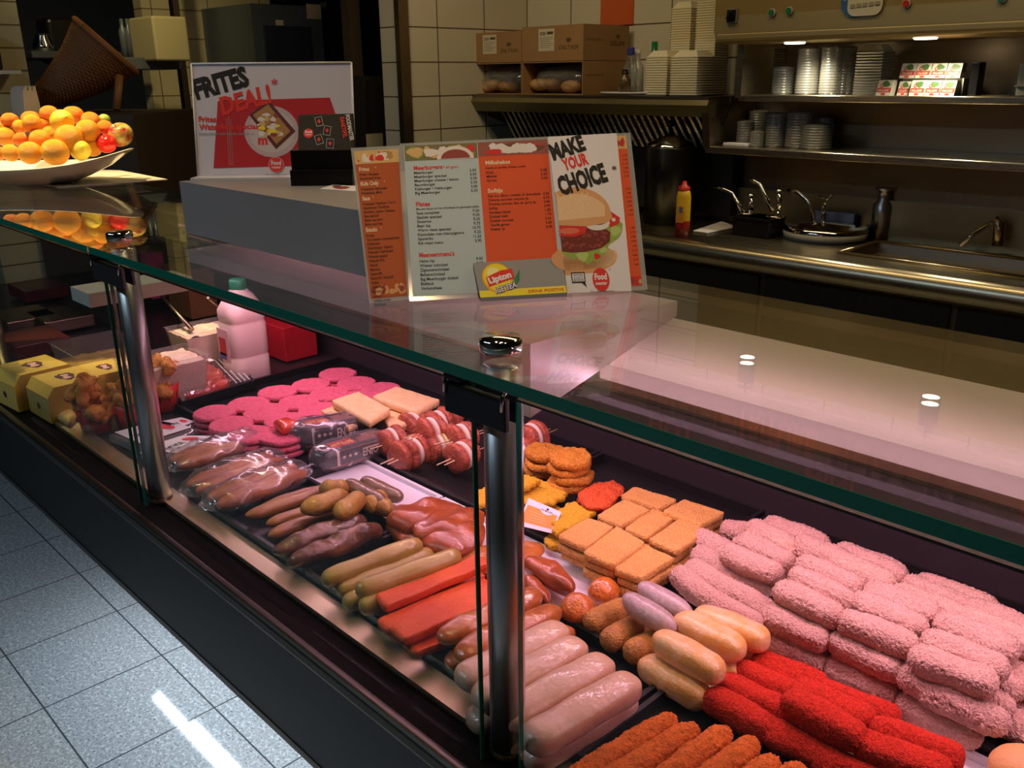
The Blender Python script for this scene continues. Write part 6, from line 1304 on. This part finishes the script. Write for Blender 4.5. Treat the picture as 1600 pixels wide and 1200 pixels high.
# bread boxes on the fryer hood
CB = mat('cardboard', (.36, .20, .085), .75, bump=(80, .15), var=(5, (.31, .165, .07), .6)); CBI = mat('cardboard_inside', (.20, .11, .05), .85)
BY = 2.83; zt1, zt0 = PY(910, 37, BY).z, PY(910, 95, BY).z; dpt = PX(1006, 39, PY(910, 37, BY).x).y-BY
dpt = min(dpt, .285)
xs = [PY(733, 98, BY).x, PY(816, 98, BY).x, PY(911, 98, BY).x]
def carton(xa, xb, z0, z1, lab, open_=False, label=True, seed=0):
    t = thing('bread_carton', lab, 'cardboard box', ((xa+xb)/2, BY, z0), 'bread cartons on the fryer hood'); mb = MB(); th = .004
    if open_:
        mb.bb(xa, xb, BY, BY+dpt, z0, z0+th, CB); mb.bb(xa, xb, BY, BY+dpt, z1-th, z1, CB); mb.bb(xa, xa+th, BY, BY+dpt, z0+th, z1-th, CB); mb.bb(xb-th, xb, BY, BY+dpt, z0+th, z1-th, CB); mb.bb(xa+th, xb-th, BY+dpt-th, BY+dpt, z0+th, z1-th, CBI)
    else: mb.bb(xa, xb, BY, BY+dpt, z0, z1, CB)
    BW = flat('carton_ink', (.12, .07, .03))
    if not open_:
        S = Sheet(mb, Vector((xa, BY, z0)), Vector((xb, BY, z0)), Vector((xb, BY, z1)), Vector((xa, BY, z1)), 100, 62)
        S.rect(28, 18, 54, 57, flat('carton_label', (.62, .56, .44)), 1); S.text('2550', 30, 46, 8, BW, 2, .03, fit=10); S.rect(42, 47, 52, 52, BW, 2)
        for k in range(6): S.rect(30, 41-k*3.4, 52-(k % 3)*3, 41.7-k*3.4, BW, 2)
        S.text('DELTASK', 62, 20, 10, BW, 1, .02, fit=32); S.blob(77, 36, 4, 4, BW, 2, seed=1)
    S = Sheet(mb, Vector((xb, BY, z0)), Vector((xb, BY+dpt, z0)), Vector((xb, BY+dpt, z1)), Vector((xb, BY, z1)), 100, 62); S.text('DIVERSEN BROOD', 6, 34, 6, BW, 1, .01, fit=40)
    if not open_: S.text('DELIFR', 58, 26, 12, BW, 1, .03, fit=34); S.blob(75, 42, 4, 4, BW, 2, seed=2)
    mb.build('box', t); return t
carton(xs[0], xs[1]-.004, zt0+.002, zt1-.012, 'closed cardboard bread carton, upper one at the tiled corner')
carton(xs[1], xs[2], zt0+.002, zt1, 'closed cardboard bread carton, upper one toward the foam tubs')
carton(xs[0], xs[1]-.004, FH, zt0, 'open cardboard carton with buns, lower one at the tiled corner', True)
carton(xs[1], xs[2], FH, zt0, 'open cardboard carton with buns, lower one toward the foam tubs', True)
BN = mat('bun', (.50, .27, .10), .5, bump=(40, .2), var=(12, (.62, .40, .18), .7)); bun_d = roll_data('bread_bun', .10, .036, BN, n_end=2.2, flat_=.72, nu=24, nv=26)
for i, (px, py, rz, lab) in enumerate(((768, 134, .6, 'in the lower carton at the corner, front'), (795, 138, 1.2, 'in the lower carton at the corner, behind'), (845, 132, .3, 'in the open carton toward the tubs, at its left'), (866, 130, 1.2, 'in the open carton toward the tubs, in the middle'), (893, 137, .0, 'in the open carton toward the tubs, at its right'))):
    c = PY(px, py, BY+.07+(i % 2)*.03); c.z = max(c.z, FH+.032); tag(put(bun_d, 'bread_bun', Matrix.Translation(c) @ Matrix.Rotation(rz, 4, 'Z') @ Matrix.Rotation(-.3*(i == 0), 4, 'Y')), 'pale brown bread bun ' + lab, 'bread bun', 'buns in the open cartons')
for i, (xa, xb) in enumerate(((xs[0]+.012, xs[1]-.015), (xs[1]+.012, xs[2]-.012))):
    me = roll_data('bun_bag', xb-xa, 1, M_wrap, n_end=4, nu=30, nv=30)
    for v in me.vertices: v.co.y *= .10; v.co.z *= .055; v.co += Vector((0, 1, 1))*.008*noise.noise(v.co*25)
    tag(put(me, 'bun_bag', Matrix.Translation(((xa+xb)/2, BY+.115, FH+.062))), 'crinkled clear bag around the buns in the %s open carton' % ['corner', 'wider'][i], 'bag', 'clear bags around the buns')
# plate with bottles on the fryer hood
a, b = PY(924, 146, 2.80), PY(1004, 146, 2.80); mb = MB(); mb.lathe(((a.x+b.x)/2, 2.86, FH+.001), [(0, .002), (.8*(b.x-a.x)/2, .002), ((b.x-a.x)/2, .010), ((b.x-a.x)/2*.97, .012), (.0, .006)], W_, 36, 1, .42); tag(mb.build('oval_plate', loc=(a.x, 2.86, FH)), 'flat white oval plate under the small bottles by the cartons', 'plate')
def bottle(px, y0, y1, wpx, Y, mt, capm, lab, capf=.16, z=None):
    a = PY(px, y1, Y); h = PY(px, y0, Y).z-a.z; r_ = (PY(px+wpx/2, y1, Y).x-a.x); z = FH+.013 if z is None else z; c = Vector((a.x, Y, z)); t = thing('small_bottle', lab, 'bottle', tuple(c), 'small bottles on the fryer hood')
    mb = MB(); mb.lathe(c, [(0, 0), (r_, 0), (r_, h*.58), (r_*.5, h*.74), (r_*.45, h*(1-capf))], mt, 24); mb.build('body', t); mb = MB(); mb.lathe(c+Vector((0, 0, h*(1-capf))), [(r_*.55, 0), (r_*.5, h*capf), (0, h*capf)], capm, 20); mb.build('cap', t)
bottle(984, 74, 143, 17, 2.88, glass_mat('bottle_clear', (.8, .85, .85), 1.5, .05, .05, .08), flat('cap_blue', (.02, .03, .22)), 'clear bottle with blue cap on the oval plate')
bottle(976, 108, 143, 15, 2.84, mat('herb_jar', (.10, .06, .025), .2), M_black, 'small dark herb jar with black cap on the oval plate', .2)
bottle(994, 78, 143, 17, 2.92, glass_mat('bottle_white', (.7, .7, .68), 1.5, .05, .2, .35), flat('cap_white', (.6, .6, .58)), 'milky bottle with a label behind the herb jar', .1)
bottle(1020, 66, 148, 15, 3.02, mat('green_bottle', (.02, .14, .05), .3), mat('green_tip', (.01, .18, .06), .3), 'dark green bottle tip behind the foam tubs', .3, FH+.001)

# hanging lamps and sign above the aisle (seen mirrored in the glass top)
M_spot = mat('spot_glow', (1.0, .9, .72), .5, emit=14)
for i, (px, py) in enumerate(((1168, 557), (1455, 619))):
    g = P(px, py, 1.25); d = (g-EYE).normalized(); d.z = -d.z; q = g+d*((2.4-g.y)/d.y)
    t = thing('hanging_spotlight', 'small spotlight hanging above the aisle, %s' % ['farther one', 'nearer one'][i], 'spotlight', tuple(q), 'spotlights hanging above the aisle')
    mb = MB(); mb.lathe(q, [(0, .002), (.022, .002)], M_spot, 24); mb.build('bulb', t); mb = MB(); mb.lathe(q, [(.026, 0), (.026, .08), (0, .085)], M_black, 24); mb.tube([q+Vector((0, 0, .08)), (q.x, q.y, 2.72)], .004, M_black, 8); mb.build('housing', t)
t = thing('menu_sign', 'long overhead sign with snack lettering above the aisle', 'sign', (-.8, 2.05, 2.0))
mb = MB(); SY = 2.0; zc_ = 1.47+.475; mb.bb(-2.3, .4, SY, SY+.03, zc_-.12, zc_+.16, flat('sign_brown', (.16, .12, .08), .5)); S = Sheet(mb, Vector((-2.3, SY, zc_-.12)), Vector((.4, SY, zc_-.12)), Vector((.4, SY, zc_+.16)), Vector((-2.3, SY, zc_+.16)), 2700, 280)
SO = flat('sign_orange', (.60, .14, .06)); S.text('BROODJES', 820, 60, 90, BKI, 2, .04, fit=400); S.text('HOT', 830, 150, 70, SO, 2, .04, fit=160); S.text('SNACKS', 1390, 60, 110, BKI, 2, .04, fit=340); S.text('FRITURE', 1130, 60, 80, SO, 2, .04, fit=220); S.text('MINI', 1330, 165, 60, SO, 2, .04, fit=130); S.text('FRITES', 1830, 60, 90, SO, 2, .04, fit=300)
mb.build('board', t)
mb = MB(); mb.tube([(-2.2, SY+.015, zc_+.15), (-2.2, SY+.015, 2.72)], .006, M_black, 8); mb.tube([(.3, SY+.015, zc_+.15), (.3, SY+.015, 2.72)], .006, M_black, 8); mb.build('rods', t)
t = thing('ceiling_tube_lamp', 'long white fluorescent tube lamp over the customer side, out of view', 'lamp', (-1.9, -.85, 2.6))  # unseen lamp housing; the floor streak mirrors the under-counter tube instead
g = P(305, 1132, 0); g2 = P(378, 1202, 0)
mb = MB(); mb.bb(-3.0, -1.0, -.9, -.8, 2.60, 2.66, M_white); mb.build('housing', t)

# ================================================================ FAR LEFT ROOM
t = MB(); a, b = PX(308, 300, -4.3), PX(412, 300, -4.3); t.bb(-4.75, -4.66, min(a.y, b.y), max(a.y, b.y)+.35, 0, 2.72, tile_mat('olive_tile', (.50, .44, .26), (.48, .42, .25), (.16, .12, .06), .30, .137, .003, .25, axis='yz', org=(a.y+.05, .98))); struct(t.build('wall_tiled'))
mb = MB(); mb.bb(-4.31, -4.27, min(a.y, b.y)-.02, min(a.y, b.y)+.01, 0, 2.72, M_steel_dark); struct(mb.build('trim_5'))
# oven
X = -4.15; a, b = PX(400, 100, X), PX(508, 100, X); zt_ = PX(450, 8, X).z
t = thing('combi_oven', 'tall steel oven with dark glass door behind the poster', 'oven', (X, (a.y+b.y)/2, .9))
BST = mat('blue_steel', (.16, .20, .24), .35, metal=.7); mb = MB(); mb.bb(X-.5, X, a.y, b.y, .9, zt_, BST); mb.build('body', t)
def xrect(mb, px0, py0, px1, py1, X, th, mt): p, q = PX(px0, py0, X), PX(px1, py1, X); mb.bb(X, X+th, min(p.y, q.y), max(p.y, q.y), min(p.z, q.z), max(p.z, q.z), mt)
mb = MB(); xrect(mb, 410, 40, 492, 160, X+.001, .02, mat('oven_glass', (.02, .03, .045), .08, coat=.5)); mb.build('door', t)
mb = MB(); xrect(mb, 500, 4, 533, 110, X-.05, .06, M_black); mb.build('control_column', t)
mb = MB(); xrect(mb, 478, 6, 502, 30, X+.001, .003, flat('note_cream', (.55, .48, .32))); mb.build('paper_note', t); mb = MB(); xrect(mb, 430, 31, 443, 40, X+.001, .003, flat('note_cream', (.55, .48, .32))); mb.build('paper_note', t)
# wall cabinet cream
X = -3.9; mb = MB(); p, q = PX(236, 22, X), PX(300, 100, X); cz = (PX(236, 24, X).z, PX(240, 95, X).z)
mb.box((X-.12, (p.y+q.y)/2, (cz[0]+cz[1])/2), (.24, abs(q.y-p.y), abs(cz[0]-cz[1])), mat('cream_cabinet', (.46, .40, .20), .45), None, .01); tag(mb.build('wall_cabinet', loc=(X, p.y, cz[1])), 'cream paper towel cabinet on the dark wall above the basket', 'cabinet')
# end panel tiles with shelf at picture edge
X = -3.6; mb = MB(); p, q = PX(-60, 100, X), PX(42, 100, X); mb.bb(X-.1, X, p.y, q.y, 0, 2.72, tile_mat('olive_tile_2', (.50, .45, .28), (.48, .43, .27), (.16, .12, .06), .25, .075, .003, .25, axis='yz', org=(q.y+.01, .98))); struct(mb.build('wall_corner'))
mb = MB(); p, q = PX(-40, 110, X+.1), PX(30, 112, X+.1); mb.bb(X, X+.12, p.y, q.y, p.z-.012, p.z, M_whitelam); tag(mb.build('corner_shelf', loc=(X, p.y, p.z)), 'narrow cream shelf on the tiled corner at the picture edge', 'shelf')
mb = MB(); mb.bb(X+.02, X+.08, q.y-.10, q.y-.04, p.z, p.z+.13, M_blackmatte, .01); tag(mb.build('dark_jar', loc=(X+.05, q.y-.07, p.z)), 'dark jar standing on the narrow corner shelf', 'jar')
# napkin holder by the fruit
c = PD(42, 178, 2.35); mb = MB()
for k in range(9): mb.box((c.x+.0*k, c.y-.02+k*.0052, c.z-.02), (.10, .004, .16+.01*(k % 3)), mat('paper_menu', (.50, .42, .33), .7), Matrix.Rotation(.02*(k-4), 3, 'X'))
c2 = c; tag(mb.build('paper_bag_stack', loc=tuple(c)), 'bundle of folded pale paper bags behind the oranges', 'paper bags')
# dark counter that carries the basket
BX = PD(130, 178, 3.3); mb = MB(); zb_ = BX.z
e0, e1 = PD(60, 178, 3.3), PD(232, 178, 3.3); d = (e1-e0); d.z = 0; n = Vector((-d.y, d.x, 0)).normalized(); n = n if n.dot(FW) > 0 else -n; a = Vector((e0.x, e0.y, 0)); a2 = a+d
mb.prism([a-n*.15, a2-n*.15, a2+n*.5, a+n*.5], (0, 0, zb_), mat('dark_counter', (.06, .04, .025), .6)); tag(mb.build('dark_counter', loc=tuple(a)), 'dark brown counter in the back room under the wicker horn', 'counter')
# wicker horn basket
WK = mat('wicker', (.32, .13, .04), .6)
t = thing('wicker_horn_basket', 'brown wicker horn basket tilted with its wide mouth up', 'basket', tuple(PD(80, 170, 3.3)))
path = [PD(x, y, 3.3) for x, y in ((48, 160), (66, 152), (88, 140), (110, 124), (133, 106), (152, 88), (166, 72))]; rad = [.028, .042, .058, .078, .098, .118, .130]
mb = MB(); vs = []; seg = 80; N = 120; fs = []
def interp(L_, s_): i = min(int(s_), len(L_)-2); f = s_-i; return L_[i]*(1-f)+L_[i+1]*f
for i in range(N+1):
    s_ = i/N*(len(path)-1); p = interp(path, s_); r_ = interp(rad, s_); tg = (interp(path, min(s_+.3, 6))-interp(path, max(s_-.3, 0))).normalized(); a_ = tg.orthogonal().normalized() if i == 0 else (a_-tg*a_.dot(tg)).normalized(); b_ = tg.cross(a_)
    for j in range(seg):
        q = 2*PI*j/seg; wv = .007*math.sin(i*PI/2+ (PI if (j//2) % 2 else 0)); vs.append(p+(a_*math.cos(q)+b_*math.sin(q))*(r_+wv))
mb.add(vs, [(i*seg+j, i*seg+(j+1) % seg, (i+1)*seg+(j+1) % seg, (i+1)*seg+j) for i in range(N) for j in range(seg)], WK, True); mb.build('horn', t)
mb = MB(); mb.tube([vs[N*seg+j] for j in list(range(seg))+[0]], .011, WK, 8); mb.build('rim', t)
mb = MB(); mb.tube([PD(187, 118, 3.2), PD(182, 172, 3.2)], .014, mat('wooden_leg', (.30, .12, .035), .5), 10); mb.build('leg', t)
# coffee machine, bottles, chair back shapes in the dark room
a = PD(92, 65, 4.2); t = thing('coffee_maker', 'black coffee maker with glass pot in the dark back room', 'coffee maker', tuple(a)); mb = MB(); mb.box(tuple(a), (.16, .14, .20), M_black, None, .02); mb.build('body', t); mb = MB(); mb.lathe(a+Vector((.06, -.09, -.07)), [(0, 0), (.045, 0), (.05, .05), (.03, .09), (.032, .1)], M_chrome, 20); mb.build('pot', t)
b = PD(92, 84, 4.2); mb = MB(); mb.box((b.x-.1, b.y+.05, b.z-.01), (.7, .5, .03), M_dark, None, .004); tag(mb.build('dark_shelf', loc=tuple(b)), 'dark shelf carrying the coffee maker in the back room', 'shelf')
b = PD(212, 92, 3.9); mb = MB(); mb.box((b.x-.06, b.y, b.z-.02), (.3, .34, .05), mat('grey_blue_shelf', (.08, .09, .10), .5), None, .004); tag(mb.build('grey_shelf', loc=tuple(b)), 'grey shelf with bottles beside the cream cabinet', 'shelf')
for k in range(3):
    c = PD(204+k*9, 84, 3.9); c.z = b.z+.006; c.x -= .05; mb = MB(); mb.lathe(c, [(0, 0), (.018, 0), (.018, .11), (.008, .13), (.008, .16), (0, .16)], mat('dim_bottle', (.10, .12, .13), .2), 16)
    tag(mb.build('dim_bottle', loc=tuple(c)), 'dim slim bottle on the grey shelf beside the cream cabinet', 'bottle', 'dim bottles on the grey shelf')
# doorway parts at the passage
mb = MB(); a = PX(550, 100, -3.6); mb.bb(-3.66, -3.6, a.y, a.y+.06, 0, 2.72, mat('door_frame_brown', (.10, .07, .04), .6)); struct(mb.build('door_1'))
a, b = PX(572, 180, -3.45), PX(606, 180, -3.45); mb = MB(); mb.bb(-3.6, -3.45, a.y, b.y, 0, PX(590, 118, -3.45).z, mat('fridge_dark', (.03, .028, .022), .4)); mb.bb(-3.449, -3.44, a.y, a.y+.012, .3, PX(590, 118, -3.45).z-.02, M_steel_dark); tag(mb.build('dark_cabinet', loc=(-3.5, a.y, 0)), 'tall dark cabinet in the passage beside the tiled pillar', 'cabinet')
mb = MB(); a = PX(585, 230, -3.44); mb.box((-3.435, a.y, a.z), (.006, .09, .12), flat('note_cream', (.55, .48, .32))); tag(mb.build('paper_note', loc=(-3.435, a.y, a.z)), 'cream paper note stuck low on the dark passage cabinet', 'note')
